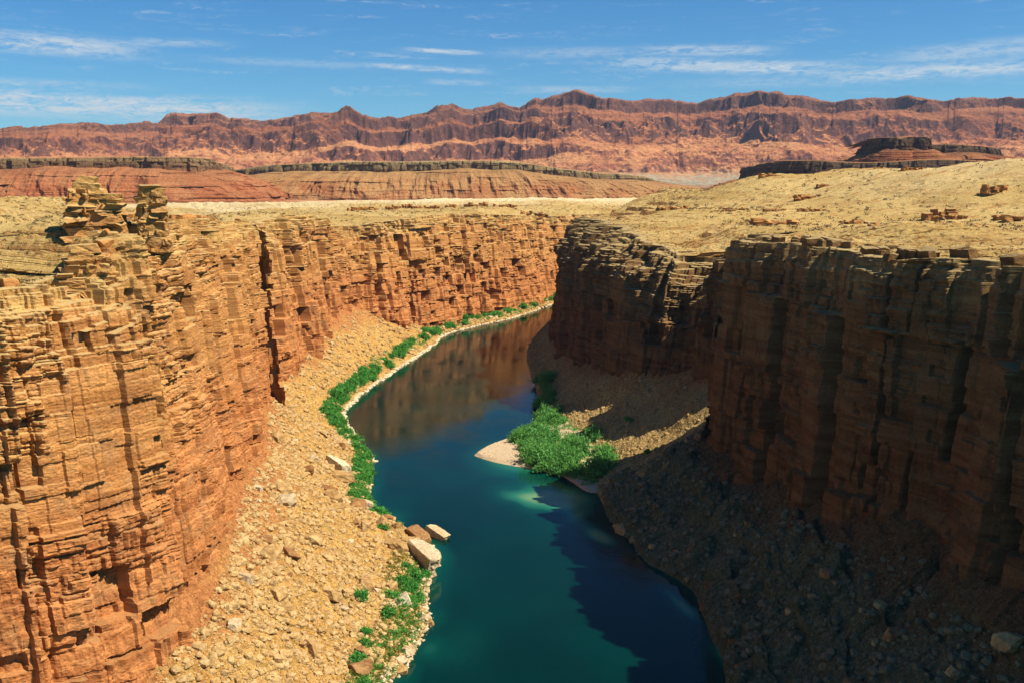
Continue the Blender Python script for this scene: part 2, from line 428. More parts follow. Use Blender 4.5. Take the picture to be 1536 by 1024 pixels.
def cliff_disp(u, z, t, seed, style):
    """outward displacement in metres of the rock face"""
    uw = u + 0.9*fbm2(u/23, z/40, 2, seed+90) + 0.8*fbm2(u/9, z/11, 3, seed+93)
    zw = z + 0.9*fbm2(u/50, z/60, 2, seed+91) + 0.14*fbm2(u/5, z/9, 2, seed+92)
    bed = style['bed']
    # tall buttresses and recesses bounded by joints; stepped faces set at an angle to the wall
    d = style.get('off', 0.0) + style['wave']*fbm2(u/58, z/240, 3, seed+1)
    for (wd, am, th, sd) in ((36, style['saw'], 70, 120), (13, style['saw']*0.26, 40, 130)):
        li, _, _ = cell1((zw+0*uw)/th, seed+sd, np.int64(3))
        lj = li*(1 if wd < 20 else 0.0)
        ci, cl, cr = cell1((uw-0.03*zw)/wd+977*_hash(lj, np.int64(seed+sd)), seed+sd+1, lj)
        k = _hash(ci, lj, np.int64(seed+sd+2))
        d = d + am*(0.35+0.9*k)*(2*cl/(cl+cr)-1) - 0.25*am*np.exp(-(cl*wd/0.9)**2)
    o, b, lb, lt, e, jr = blocks(uw, zw, 130, style['colw'], seed+100)
    d = d + style['col']*o
    cw = 0.35+1.5*np.clip(jr-0.4, 0, 1)*style.get('cw', 1.0)
    d = d - style['crack']*np.where(jr > 0.5, (jr-0.25), 0.04)*(1-sstep(0.55, 1.25, e/cw))
    o, b, lb, lt, e, jr = blocks(uw+0.03*zw, zw, 24, style['colw']*0.6, seed+200)
    d = d + style['col']*0.55*o + 0.5*b
    d = d - style['crack']*0.4*np.where(jr > 0.6, 1, 0)*np.exp(-(e/0.6)**2)
    # some panels are massive and smooth, others broken into courses
    mo, mb, *_ = blocks(uw, zw, 12, 15, seed+250)
    brk = (0.07+1.25*sstep(-0.05, 0.6, mo+0.4*mb))*(0.40+0.60*sstep(0.10, 0.42, t))
    amp = bed*(0.45+0.55*brk)
    o, b, lb, lt, e, jr = blocks(uw, zw, 10.0, 11.0, seed+300)
    d = d + amp*(1.35*o + 0.30*b)
    d = np.where(o > 0.82, d-5.0*bed, d)
    d = np.where(o < -0.90, d+1.6*bed, d)
    d = d - amp*0.9*np.where(jr > 0.55, 1, 0.1)*np.exp(-(e/0.45)**2) - bed*0.9*brk*np.where(o > -0.2, 1, 0)*np.exp(-(lb/0.5)**2)
    o, b, lb, lt, e, jr = blocks(uw, zw, 4.4, 6.2, seed+350)
    d = d + amp*(0.80*o + 0.22*b) - bed*brk*0.7*np.where(o > -0.3, 1, 0.1)*np.exp(-(lb/0.35)**2) - amp*0.5*np.where(jr > 0.5, 1, 0.1)*np.exp(-(e/0.35)**2)
    d = np.where(o > 0.88, d-2.4*bed, d)
    # courses
    a2 = bed*brk
    o, b, lb, lt, e, jr = blocks(uw, zw, 1.9, 3.9, seed+400)
    d = d + a2*(0.46*o + 0.20*b) - a2*0.5*np.where(o > -0.2, 1, 0)*np.exp(-(lb/0.25)**2) - a2*0.4*np.where(jr > 0.45, 1, 0.1)*np.exp(-(e/0.25)**2)
    o, b, lb, lt, e, jr = blocks(uw, zw, 0.8, 2.0, seed+500)
    d = d + a2*(0.20*o + 0.09*b)
    o, b, lb, lt, e, jr = blocks(u, zw, 0.4, 1.0, seed+600)
    d = d + 0.09*o
    lowk = 1-sstep(0.2, 0.5, t)
    d = d + lowk*(1.5*(ridged2(u/6.5, z/19, 4, seed+7)-0.5) + 0.7*fbm2(u/1.8, z/3.5, 3, seed+8))
    d = d + 0.15*fbm2(u/1.4, z/1.1, 3, seed+9)
    return d

def build_cliff(name, TAB, k, rows, mat, seed, style, label):
    S, u, tg = resample(TAB, k)
    w = max(3, int(style.get('sm', 14)/np.median(np.diff(u))))
    tg = smooth1(tg, min(w, 60)); tg /= np.linalg.norm(tg, axis=1)[:, None]
    side = style['side']                       # +1: river lies to the right of the path
    nx, ny = tg[:, 1]*side, -tg[:, 0]*side
    t = np.linspace(-0.14, 1.0, rows)[:, None]
    U = np.broadcast_to(u[None, :], (rows, len(u)))
    fz, rz = S[:, 4][None], S[:, 7][None]
    rzn = rz + 1.0*fbm2(u/17, u*0+3, 3, seed+55)[None]
    Z = fz + (rzn-fz)*t
    tc = np.clip(t, 0, 1)
    X = S[:, 2][None]+(S[:, 5]-S[:, 2])[None]*tc; Y = S[:, 3][None]+(S[:, 6]-S[:, 3])[None]*tc
    zs = Z + style.get('dip', 0.0)*Y
    d = cliff_disp(U, zs, np.broadcast_to(t, U.shape), seed, style)
    # the top few beds step back from the face as ledges
    below = (rzn - Z)
    for q, (depth, back) in enumerate(style['ledges']):
        o, b, lb, lt, e, jr = blocks(U, U*0+q*50.0, 40.0, 5.0, seed+700+q)
        o2, *_ = blocks(U, U*0+q*50.0, 40.0, 19.0, seed+750+q)
        edge = depth*(1+0.5*o2) + 0.8*o
        d = d - np.where(below < edge, np.maximum(back*(1+0.6*o+0.6*o2), 0), 0)
    P = np.stack([X+nx[None]*d, Y+ny[None]*d, Z+0*X], -1)
    # flat cap running back under the plateau soil
    cap = []
    top = P[-1].copy()
    for j, back in enumerate((1.0, 2.5, 5, 12)):
        c = top.copy(); c[:, 0] -= nx*back; c[:, 1] -= ny*back
        c[:, 2] += 0.25*fbm2(u/2.5, u*0+j, 2, seed+60+j) + (0.0 if j < 3 else -3.0)
        cap.append(c)
    P = np.concatenate([P, np.array(cap)], 0)
    h = np.concatenate([np.broadcast_to(t, (rows, len(u))), np.ones((4, len(u)))], 0)
    o = grid_obj(name, P, mat, False, {'h': h})
    tag(o, label, 'cliff', kind='structure')
    S[:, 5], S[:, 6], S[:, 7] = top[:, 0], top[:, 1], top[:, 2]      # the real rim
    return S, u, (nx, ny)

def build_talus(name, S, u, nrm, rows, mat, seed, label, bumps=1.0, ledge=0.0, conc=0.10, bank=1.2):
    t = np.concatenate([np.linspace(-0.16, 0, 12)[:-1], np.linspace(0, 1.0, rows), np.linspace(1.0, 1.25, 10)[1:]])[:, None]
    shx = S[:, 0]+1.6*fbm2(u/14, u*0+1, 4, seed+3); shy = S[:, 1]+0*u
    X = shx[None]+(S[:, 2]-shx)[None]*t; Y = shy[None]+(S[:, 3]-shy)[None]*t
    w = np.hypot(S[:, 2]-shx, S[:, 3]-shy)[None]
    tt = np.clip(t, 0, 1.3)
    prof = tt - conc*np.sin(np.clip(tt, 0, 1)*math.pi)
    Z = S[:, 4][None]*prof
    Z = np.where(t < 0, t*w*0.5, Z) + bank*sstep(0, 0.03, t)*(1-sstep(0.7, 1, t))
    k = sstep(-0.02, 0.06, t)
    q = fbm2(X/26, Y/26, 4, seed+10)*3.0*np.sin(np.clip(t, 0, 1)*math.pi)
    q = q + 1.1*fbm2(X/7, Y/7, 4, seed+11)
    q = q + 1.6*(ridged2(u[None]/13+0.6*fbm2(X/25, Y/25, 2, seed+61), t*2.2+0*X, 4, seed+60)-0.5)*np.sin(np.clip(t, 0, 1)*math.pi)
    for (sc, hh, th, sd) in ((6.5, 1.6, 0.86, 20), (3.2, 1.1, 0.74, 30), (1.7, 0.45, 0.62, 40), (0.9, 0.26, 0.45, 50)):
        dd, rr = worley2(X/sc+0.2*fbm2(X/sc, Y/sc, 2, sd), Y/sc, seed+sd)
        top = np.clip((0.46-dd)/0.2, 0, 1)
        q = q + bumps*hh*np.where(rr > th+0.30*fbm2(X/17, Y/17, 3, seed+sd+5), top*(0.35+np.maximum(rr-th, 0)), 0)
    if ledge:
        s = Z+2*fbm2(X/20, Y/20, 3, seed+70)
        o, b, lb, lt, e, jr = blocks(u[None]+0*Z, s, 7.5, 13, seed+71)
        q = q + ledge*(b+0.7*o)
        dd, rr = worley2(X/14, Y/14, seed+77)
        q = q + ledge*1.3*np.where(rr > 0.55, np.clip((0.5-dd)/0.12, 0, 1), 0)
    Z = Z + q*k
    P = np.stack([X, Y, Z+0*X], -1)
    o = grid_obj(name, P, mat, False, {'h': np.broadcast_to(t, Z.shape)})
    tag(o, label, 'talus slope', kind='structure')
    return P, t[:, 0]

def terr(z, step, sharp):
    q = z/step; f = np.floor(q); r = q-f
    return (f + np.clip((r-0.5)*sharp+0.5, 0, 1)*0.75 + r*0.25)*step

def build_plateau(name, S, u, nrm, rows, pts, seed, label, rough=1.0):
    nx, ny = nrm
    a = np.linspace(0, 1, rows)[:, None]
    t = (np.exp(a*5.2)-1)/(math.exp(5.2)-1)
    ix, iy = S[:, 5]-nx*1.2, S[:, 6]-ny*1.2
    X = ix[None]+(S[:, 8]-ix)[None]*t; Y = iy[None]+(S[:, 9]-iy)[None]*t
    dist = np.hypot(X-ix[None], Y-iy[None])
    hf = idw(X, Y, pts)
    w = sstep(2, 60, dist)
    Z = (S[:, 7][None]-0.35)*(1-w)+hf*w
    k = sstep(1, 25, dist)
    amp = 1+2.8*sstep(60, 420, dist)
    Z = Z + rough*k*amp*(1.6*fbm2(X/60, Y/60, 4, seed) + 0.5*fbm2(X/9, Y/9, 4, seed+3))
    m = sstep(0.50, 0.60, vnoise2(X/95, Y/55, seed+8)+0.35*fbm2(X/25, Y/25, 3, seed+7))*sstep(160, 60, dist)
    zt = terr(Z+2.2*fbm2(X/34, Y/34, 4, seed+4), 4.8, 8)
    Z = Z*(1-m*k) + (zt-0.3)*m*k
    dd, rr = worley2(X/3.6, Y/3.6, seed+9)
    Z = Z + k*0.9*(ridged2(X/40+0.4*Y/40, Y/26, 4, seed+21)-0.5)*amp*0.6
    Z = Z + k*0.75*np.where(rr > 0.55+0.5*fbm2(X/50, Y/50, 3, seed+22), np.clip((0.42-dd)/0.2, 0, 1)*(rr), 0)
    Z = np.where(t > 0.985, Z-8*(t-0.985)/0.015, Z)
    pale = sstep(0.5, 0.72, vnoise2(X/160+3, Y/160, seed+12))*sstep(90, 500, dist)*0.6
    pale = np.maximum(pale, sstep(1400, 1900, Y)*0.85)
    P = np.stack([X, Y, Z], -1)
    o = grid_obj(name, P, M['plateau'], False, {'pale': pale})
    tag(o, label, 'plateau', kind='structure')
    return P, dist

ST_L = dict(side=1, sm=9, off=-1.5, saw=3.0, wave=2.0, col=1.6, colw=16, crack=2.6, bed=0.95, ledges=((9, 1.3), (6.5, 1.3), (4.0, 1.6), (2.0, 1.6)))
ST_L2 = dict(side=1, saw=1.5, wave=10.0, col=3.4, colw=24, crack=8.0, bed=1.5, ledges=((13, 2.5), (7, 2.5), (3, 2.5)), dip=0.02)
ST_R = dict(side=-1, sm=8, off=-2.0, saw=2.6, wave=1.0, col=3.4, colw=18, crack=18.0, cw=1.9, bed=0.62, ledges=((5.5, 0.7), (2.6, 1.2)))
ST_R2 = dict(side=-1, saw=2.0, wave=4.0, col=2.0, colw=18, crack=3.0, bed=1.4, ledges=((24, 2.4), (19, 2.4), (15, 2.6), (11, 2.8), (7.5, 2.8), (4.5, 2.8), (2.2, 2.8)))

SL, uL, nL = build_cliff('cliff', LEFT, 0.0013, 430, M['cliff_l'], 11, ST_L, 'tall sunlit layered orange cliff filling the near left bank')
SL2, uL2, nL2 = build_cliff('cliff', LEFT2, 0.0012, 250, M['cliff_l'], 31, ST_L2, 'distant sunlit orange cliff wall behind the river bend')
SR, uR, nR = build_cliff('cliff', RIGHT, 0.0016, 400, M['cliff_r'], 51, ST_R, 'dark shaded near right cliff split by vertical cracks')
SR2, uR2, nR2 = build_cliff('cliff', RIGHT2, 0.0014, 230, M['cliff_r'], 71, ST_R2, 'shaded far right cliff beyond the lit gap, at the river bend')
TL, tL = build_talus('talus_slope', SL, uL, nL, 300, M['talus_l'], 13, 'sunny tan rubble slope under the near left cliff')
TL2, tL2 = build_talus('talus_slope', SL2, uL2, nL2, 140, M['talus_l'], 33, 'sunny tan debris fan under the distant left cliff', 1.2)
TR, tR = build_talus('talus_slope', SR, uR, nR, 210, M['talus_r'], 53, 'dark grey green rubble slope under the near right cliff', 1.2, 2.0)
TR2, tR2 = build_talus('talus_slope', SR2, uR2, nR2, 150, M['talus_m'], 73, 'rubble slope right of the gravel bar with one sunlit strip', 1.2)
PL, dL = build_plateau('plateau', SL, uL, nL, 190, PTS_L, 15, 'yellow scrub covered bench above the near left cliff')
PL2, dL2 = build_plateau('plateau', SL2, uL2, nL2, 200, PTS_L, 15, 'pale yellow flat above the distant sunlit cliff')
PR, dR = build_plateau('plateau', SR, uR, nR, 170, PTS_R, 55, 'yellow desert plateau above the near right cliff')
PR2, dR2 = build_plateau('plateau', SR2, uR2, nR2, 170, PTS_R, 55, 'rolling yellow plateau above the far right cliff')

# ------------------------------------------------------------------ river
def build_river():
    L = catmull([r[:2] for r in LEFT[:-2]+LEFT2], 700)
    R = catmull([r[:2] for r in RIGHT[:-2]+RIGHT2], 700)
    b = np.linspace(-0.35, 1.35, 90)[:, None, None]
    P = L[None]*(1-b)+R[None]*b
    Z = np.zeros(P.shape[:2]+(1,))
    X, Y = P[..., 0], P[..., 1]
    w = np.hypot(*(R-L).T)[None]
    edge = np.minimum(b[..., 0], 1-b[..., 0])*w
    sh = np.clip(1-edge/9, 0, 1)*(0.2+0.8*vnoise2(X/18, Y/18, 3))*0.5
    def blob(x, y, rx, ry, rot=0.0):
        c, s = math.cos(rot), math.sin(rot)
        a = ((X-x)*c+(Y-y)*s)/rx; q = (-(X-x)*s+(Y-y)*c)/ry
        return np.exp(-(a*a+q*q))
    n = 0.45+0.9*vnoise2(X/9+2.0*vnoise2(X/30, Y/30, 5), Y/14, 7)
    sh = np.maximum(sh, np.clip((0.95*blob(22, 432, 13, 16, 0.3)+0.5*blob(6, 440, 16, 22)+0.7*blob(30, 405, 8, 22))*n, 0, 1))
    sh = np.maximum(sh, np.clip((0.22*blob(-16, 285, 9, 16)+0.32*blob(-25, 288, 5, 9)+0.3*blob(-52, 400, 7, 26))*n, 0, 1))
    sh = np.maximum(sh, np.clip((0.95*blob(35, 384, 4.5, 13, 0.35)+0.8*blob(57, 318, 3, 15, 0.25)+0.95*blob(65, 286, 3.4, 15, -0.05))*(0.6+0.6*n), 0, 1))
    # rows of the bed that lie just under the surface at the gravel bar
    sh = np.maximum(sh, np.clip(1-np.hypot((X-6)/34, (Y-500)/44), 0, 1)*0.9)
    o = grid_obj('river', np.concatenate([P, Z], -1), M['water'], True, {'shallow': sh})
    tag(o, 'dark teal green river winding between the canyon walls', 'river', kind='structure')
    return o

m, t = new_mat('river_water')
g = t.n('ShaderNodeNewGeometry'); pos = g.outputs['Position']
sh = t.attr('shallow')
base = t.ramp(sh, [(0.0, (0.0002, 0.0145, 0.0118)), (0.3, (0.001, 0.038, 0.027)), (0.65, (0.02, 0.12, 0.065)), (1.0, (0.16, 0.22, 0.09))])
base = t.mix(t.rng(t.noise(pos, 0.02, 4, 0.6), 0.35, 0.7), base, t.mix(1.0, base, (1.0, 1.5, 1.4), 'MULTIPLY'))
wv = t.math('ADD', t.noise(pos, 0.7, 4, 0.6, 0.3), t.math('MULTIPLY', t.noise(pos, 0.16, 3, 0.6), 1.2))
t.out(base, 0.02, t.bump(wv, t.rng(t.noise(pos, 0.03, 4, 0.6), 0.35, 0.65, 0.03, 0.12), 0.5), 0.2, IOR=1.333, **{'Specular Tint': (0.58, 1.0, 0.66, 1)})
M['water'] = m
build_river()

# ------------------------------------------------------------------ gravel bar at the right bank
def build_bar():
    up = catmull([(-20.8,503),(-14,522),(-2,541),(8,558),(13,580),(16,612),(20,640)], 160)
    lo = catmull([(-20.8,503),(-8,490),(8,479),(24,466),(36,440),(46,450),(60,480)], 160)
    b = np.linspace(-0.08, 1.08, 120)[:, None, None]
    P = up[None]*(1-b)+lo[None]*b
    X, Y = P[..., 0], P[..., 1]
    e = np.minimum(b[..., 0], 1-b[..., 0]); s = np.linspace(0, 1, 160)[None]
    width = np.hypot(*(up-lo).T)[None]
    Z = np.clip(e*width*0.30, -1.0, 1.3)*sstep(0.0, 0.08, s) - 0.12 + 1.6*sstep(0.25, 0.9, s)*sstep(0, 0.3, e)
    Z = Z + 0.12*fbm2(X/3, Y/3, 3, 5)
    dd, rr = worley2(X/1.3, Y/1.3, 81); Z = Z + 0.3*np.where(rr > 0.6, np.clip((0.4-dd)/0.3, 0, 1), 0)*sstep(0.02, 0.1, e)
    o = grid_obj('gravel_bar', np.stack([X, Y, Z], -1), M['sand'], False)
    tag(o, 'pale pink gravel bar jutting into the river from the right bank', 'gravel bar', kind='structure')
    return np.stack([X, Y, Z], -1)
BAR = build_bar()

# ------------------------------------------------------------------ far plain, mesas, mountains
def build_ground():
    az = np.radians(np.linspace(-75, 75, 240))[None]; r = np.geomspace(1750, 60000, 160)[:, None]
    X, Y = r*np.sin(az), r*np.cos(az)
    Z = 94+2.0*fbm2(X/220, Y/220, 4, 5)*sstep(1700, 2500, r) - (r**2)/(2*6.37e6)*0.6
    pale = sstep(0.45, 0.65, vnoise2(X/420, Y/420, 2))*0.8*(1-sstep(2300, 3000, r))
    red = 0*X
    o = grid_obj('ground', np.stack([X, Y, Z], -1), M['ground'], True, {'pale': pale})
    tag(o, 'reddish desert plain spreading to the mountains', 'ground', kind='structure')

m, t = new_mat('red_plain')
g = t.n('ShaderNodeNewGeometry'); pos = g.outputs['Position']
base = t.mix(t.rng(t.noise(pos, 0.003, 6, 0.6), 0.35, 0.65), (0.36, 0.15, 0.065), (0.48, 0.24, 0.11))
base = t.mix(t.attr('pale'), base, (0.62, 0.47, 0.27))
base = t.mix(t.rng(t.noise(pos, 0.05, 5, 0.7), 0.45, 0.65), base, t.mix(1.0, base, (0.72, 0.7, 0.66), 'MULTIPLY'))
t.out(base, 1.0, None, 0.02)
M['ground'] = m
M['mesa'] = make_far_mat('red_mesa_rock', [(0.0, (0.42,0.17,0.075)), (0.35, (0.40,0.135,0.055)), (0.6, (0.42,0.16,0.065)), (0.74, (0.34,0.15,0.07)), (0.8, (0.22,0.135,0.07)), (0.95, (0.27,0.19,0.09)), (1.0, (0.42,0.33,0.14))],
                         90, 210, (0.44, 0.20, 0.085), (0.17, 0.09, 0.05), 0.012, 12.0)
M['mesa_y'] = make_far_mat('tan_mesa_rock', [(0.0, (0.44,0.20,0.085)), (0.3, (0.42,0.17,0.065)), (0.6, (0.40,0.20,0.075)), (0.74, (0.33,0.20,0.08)), (0.8, (0.24,0.17,0.08)), (0.95, (0.29,0.22,0.10)), (1.0, (0.44,0.36,0.16))],
                         90, 210, (0.46, 0.26, 0.10), (0.16, 0.11, 0.055), 0.012, 12.0)
M['mesa_d'] = make_far_mat('dark_mesa_rock', [(0.0, (0.40,0.16,0.07)), (0.55, (0.36,0.13,0.055)), (0.7, (0.12,0.075,0.045)), (0.95, (0.12,0.085,0.05)), (1.0, (0.30,0.22,0.11))],
                         90, 210, (0.42, 0.19, 0.08), (0.10, 0.065, 0.04), 0.012, 12.0)
M['mount'] = make_far_mat('red_mountain_rock', [(0.0, (0.36,0.19,0.11)), (0.2, (0.40,0.15,0.075)), (0.45, (0.44,0.17,0.075)), (0.6, (0.36,0.135,0.06)), (0.8, (0.30,0.115,0.055)), (1.0, (0.27,0.12,0.065))],
                         90, 800, (0.55, 0.265, 0.11), (0.13, 0.065, 0.045), 0.0022, 30.0, (0.36, 0.36, 0.25), (0.105, 0.055, 0.045))
build_ground()

def build_mesa(name, path, ztop, zbase, cliff_h, slope_w, mat, seed, label, depth=900, cols=900, lobes=70.0, backdir=None):
    """path: rim in plan, left to right as seen from the canyon"""
    C = catmull([(*p, z, c) for p, z, c in zip(path, ztop, cliff_h)], cols)
    tg = smooth1(np.gradient(C[:, :2], axis=0), 25); tg /= np.linalg.norm(tg, axis=1)[:, None]
    nx, ny = tg[:, 1], -tg[:, 0]
    u = np.concatenate([[0], np.cumsum(np.hypot(*np.diff(C[:, :2], axis=0).T))])
    rows_s, rows_c = 90, 70
    out = []; hh = []
    rim = lobes*fbm2(u/260, u*0, 4, seed)+lobes*0.25*fbm2(u/40, u*0, 3, seed+1)
    zt = C[:, 2]+3*fbm2(u/300, u*0, 3, seed+2); ch = C[:, 3]*(1.0+0.55*fbm2(u/140, u*0+6, 4, seed+3))
    for a in np.linspace(0, 1, rows_s):                     # talus with gullies and thin ledges
        zc = zbase-6+(zt-ch-zbase+6)*a
        off = slope_w*(1-a)**1.25
        gul = (ridged2(u/75+0.4*a, u*0+a*0.7, 4, seed+5)*0.50+0.22*ridged2(u/28+0.3*a, u*0+a, 3, seed+15))*slope_w*(1-a)**0.6*a*2.0
        led = 5*(np.floor(a*9+1.2*fbm2(u/160, u*0+2, 3, seed+6))/9-a)*1.2
        o, b, lb, lt, e, jr = blocks(u, zc+4*fbm2(u/90, u*0+5, 3, seed+14), 12, 60, seed+9)
        off = off + gul + led*2 + 4.5*o + 3.5*b + rim*(0.5+0.5*a)
        out.append(np.stack([C[:, 0]+nx*off, C[:, 1]+ny*off, zc+1.5*fbm2(u/25, u*0+a*9, 3, seed+8)], -1)); hh.append(np.full(cols, a*0.72))
    for a in np.linspace(0, 1, rows_c)[1:]:
        zc = zt-ch+ch*a
        o, b, lb, lt, e, jr = blocks(u, zc, 60, 26, seed+21)
        d = rim+6*o-7*np.where(jr > 0.62, jr, 0)*np.exp(-(e/3)**2)+5*fbm2(u/30, u*0+2, 4, seed+22)
        o, b, lb, lt, e, jr = blocks(u, zc, 9, 14, seed+31)
        d = d+2.5*o+2.0*b-8*a**2
        out.append(np.stack([C[:, 0]+nx*d, C[:, 1]+ny*d, zc], -1)); hh.append(np.full(cols, 0.76+0.2*a))
    e = out[-1]
    bx, by = backdir if backdir else (None, None)
    for back, dz in ((8, 1.0), (40, 2.5), (150, 3.0), (depth*0.5, 2.0), (depth, -4.0)):
        p = e.copy()
        if bx is None: p[:, 0] -= nx*back; p[:, 1] -= ny*back
        else: p[:, 0] += bx*back; p[:, 1] += by*back
        p[:, 2] += dz+1.0*fbm2(u/50, u*0+back, 3, seed+40); out.append(p); hh.append(np.full(cols, 1.0))
    o = grid_obj(name, np.array(out), mat, False, {'h': np.array(hh)})
    tag(o, label, 'mesa', kind='structure')

build_mesa('mesa', [(-2600,2250),(-1900,2330),(-1285,2400),(-1000,2440),(-860,2450),(-800,2490),(-775,2620),(-830,2850),(-900,3200)],
           [196,198,199,200,200,199,198,196,194], 93, [30,30,28,28,28,28,28,26,26], 190, M['mesa'], 201,
           'flat topped red banded mesa at the far left behind the scrub bench', 1200, 1100, 26, (-0.6, 0.8))
build_mesa('mesa', [(-1500,3450),(-1000,3300),(-745,3200),(-515,3110),(-266,3100),(0,3110),(194,3160),(417,3260),(500,3420),(520,3800)],
           [170,177,196,203,205,201,178,160,140,120], 92, [22,22,24,24,24,22,16,12,9,6], 260, M['mesa_y'], 231,
           'long low tan and red mesa in the middle distance at picture centre', 1300, 1100, 30, (0.0, 1.0))
build_mesa('mesa', [(640,2900),(600,2500),(612,2230),(760,2160),(917,2120),(1150,2080),(1500,2050),(2000,2050)],
           [180,186,188,183,189,178,181,176], 120, [44,46,46,30,18,20,12,14], 110, M['mesa_d'], 261,
           'dark walled lower mesa ledge at right behind the plateau', 900, 900, 30, (0.5, 0.9))
build_mesa('mesa', [(868,2560),(858,2420),(866,2330),(890,2312),(915,2318),(930,2300),(958,2308),(968,2400),(968,2560)],
           [232,236,243,238,244,236,243,238,236], 186, [30,30,32,24,30,22,28,26,24], 42, M['mesa_d'], 271,
           'small dark blocky butte standing on the right mesa', 110, 620, 9, (0.0, 1.0))
build_mesa('mesa', [(930,2700),(960,2480),(1010,2420),(1090,2410),(1180,2440),(1240,2600)],
           [226,228,229,228,220,214], 170, [16,16,16,15,14,12], 120, M['mesa_d'], 281,
           'low dark ledge right of the small square butte', 300, 520, 10, (0.2, 1.0))

CREST = [(-1300,262),(-1000,215),(-400,196),(-150,198),(0,193),(50,190),(110,186),(200,184),(243,183),(256,172),(330,170),(348,179),(400,183),(440,176),(470,168),(500,172),(525,164),(560,178),(600,178),(640,172),(680,156),(710,167),(735,160),(750,150),(780,159),(800,152),(830,147),(858,138),(900,153),(930,150),(960,152),(1000,143),(1040,152),(1090,142),(1130,136),(1180,143),(1250,152),(1340,144),(1400,150),(1470,146),(1536,146),(1700,150),(2000,160),(2500,185),(2800,262)]
def build_mountains():
    f, p = 1493.0, math.radians(9.02)
    px = np.concatenate([np.linspace(-1300, -200, 240)[:-1], np.linspace(-200, 1750, 1320), np.linspace(1750, 2800, 240)[1:]])
    cy = np.interp(px, [c[0] for c in CREST], [c[1] for c in CREST])
    cy = cy-2.6*fbm2(px/26, px*0, 5, 371, 0.6)-2.2*(np.floor(3*vnoise2(px/19, px*0+3, 372))/2-0.5)
    b = (512-cy)/f
    slope = (-math.sin(p)+b*math.cos(p))/(math.cos(p)+b*math.sin(p))
    az = np.arctan((px-768)/f/1.01)
    rows = 330
    a = az[None]
    s = a*7600                                              # metres along the range
    Rc = 7700+520*fbm2(s/1500, s*0, 3, 301)
    foot = 4700+350*fbm2(s/1300, s*0+4, 3, 302)
    Hc = Rc*np.cos(a)*slope[None]+H_EYE-100
    t = np.linspace(-0.02, 1.10, rows)[:, None]
    r = foot+(Rc-foot)*t
    X, Y = r*np.sin(a), r*np.cos(a)
    # spurs and side canyons: shift the profile forward and back
    big = ridged2(X/1150+0.3*fbm2(X/500, Y/500, 3, 305), Y/1500, 4, 310)-0.55
    med = ridged2(X/360+0.5*fbm2(X/300, Y/300, 3, 306), Y/330, 4, 320)-0.55
    sml = ridged2(X/110, Y/110, 4, 330)-0.5
    env = np.clip(1-np.abs(t-0.6)/0.55, 0, 1)
    reg = fbm2(X/1900, Y/2600, 3, 311)
    tw = t + env*(0.36*big+0.30*reg+(0.10+0.16*vnoise2(X/900, Y/900, 312))*med+0.05*sml)
    tw = np.where(t > 0.93, tw+(1.0-tw)*sstep(0.93, 1.0, t), tw)
    tw = np.minimum(tw, 1.0+0*tw)
    kx = [-0.1, 0.0, 0.25, 0.42, 0.46, 0.56, 0.60, 0.70, 0.735, 0.82, 0.85, 0.93, 0.955, 1.0, 1.3]
    ky = [0.0, 0.0, 0.09, 0.17, 0.25, 0.32, 0.47, 0.53, 0.70, 0.75, 0.89, 0.92, 0.985, 1.0, 1.0]
    ky2 = [0.0, 0.0, 0.08, 0.16, 0.21, 0.36, 0.39, 0.46, 0.52, 0.74, 0.77, 0.84, 0.97, 1.0, 1.0]
    mixp = sstep(0.38, 0.62, vnoise2(X/800, Y/1400, 313))
    pr = np.interp(tw, kx, ky)*mixp+np.interp(tw, kx, ky2)*(1-mixp)
    up_ = 0.25+0.75*sstep(0.36, 0.6, t+0.2*reg)
    n = 0.06*fbm2(X/240, Y/240, 5, 340)*env*up_
    Z = 88+Hc*np.clip(pr+n, 0, 1.02)
    Z = Z+env*up_*(13*fbm2(X/60, Y/60, 4, 350)+30*(ridged2(X/190, Y/190, 3, 351)-0.5)*sstep(0.45, 0.8, t))
    Z = np.where(t > 1.0, Z-(t-1.0)*2500, Z)
    crest = np.exp(-((t-0.985)/0.035)**2)
    Z = Z+crest*(26*fbm2(s/170, t*3+9, 5, 360)+10*(np.floor(3*vnoise2(s/90, s*0+2, 361))/3-0.3))
    pxx = np.broadcast_to(px[None], Z.shape)
    pale = (np.exp(-((pxx-985)/95)**2)+0.7*np.exp(-((pxx-1105)/40)**2))*np.exp(-((Z-150-20*fbm2(s/300, t*3, 3, 373))/45)**2)*1.4
    o = grid_obj('mountains', np.stack([X, Y, Z], -1), M['mount'], False, {'h': np.clip(pr, 0, 1), 'pale': np.clip(pale, 0, 1)})
    tag(o, 'long rugged red mountain range along the whole horizon', 'mountains', kind='structure')
build_mountains()

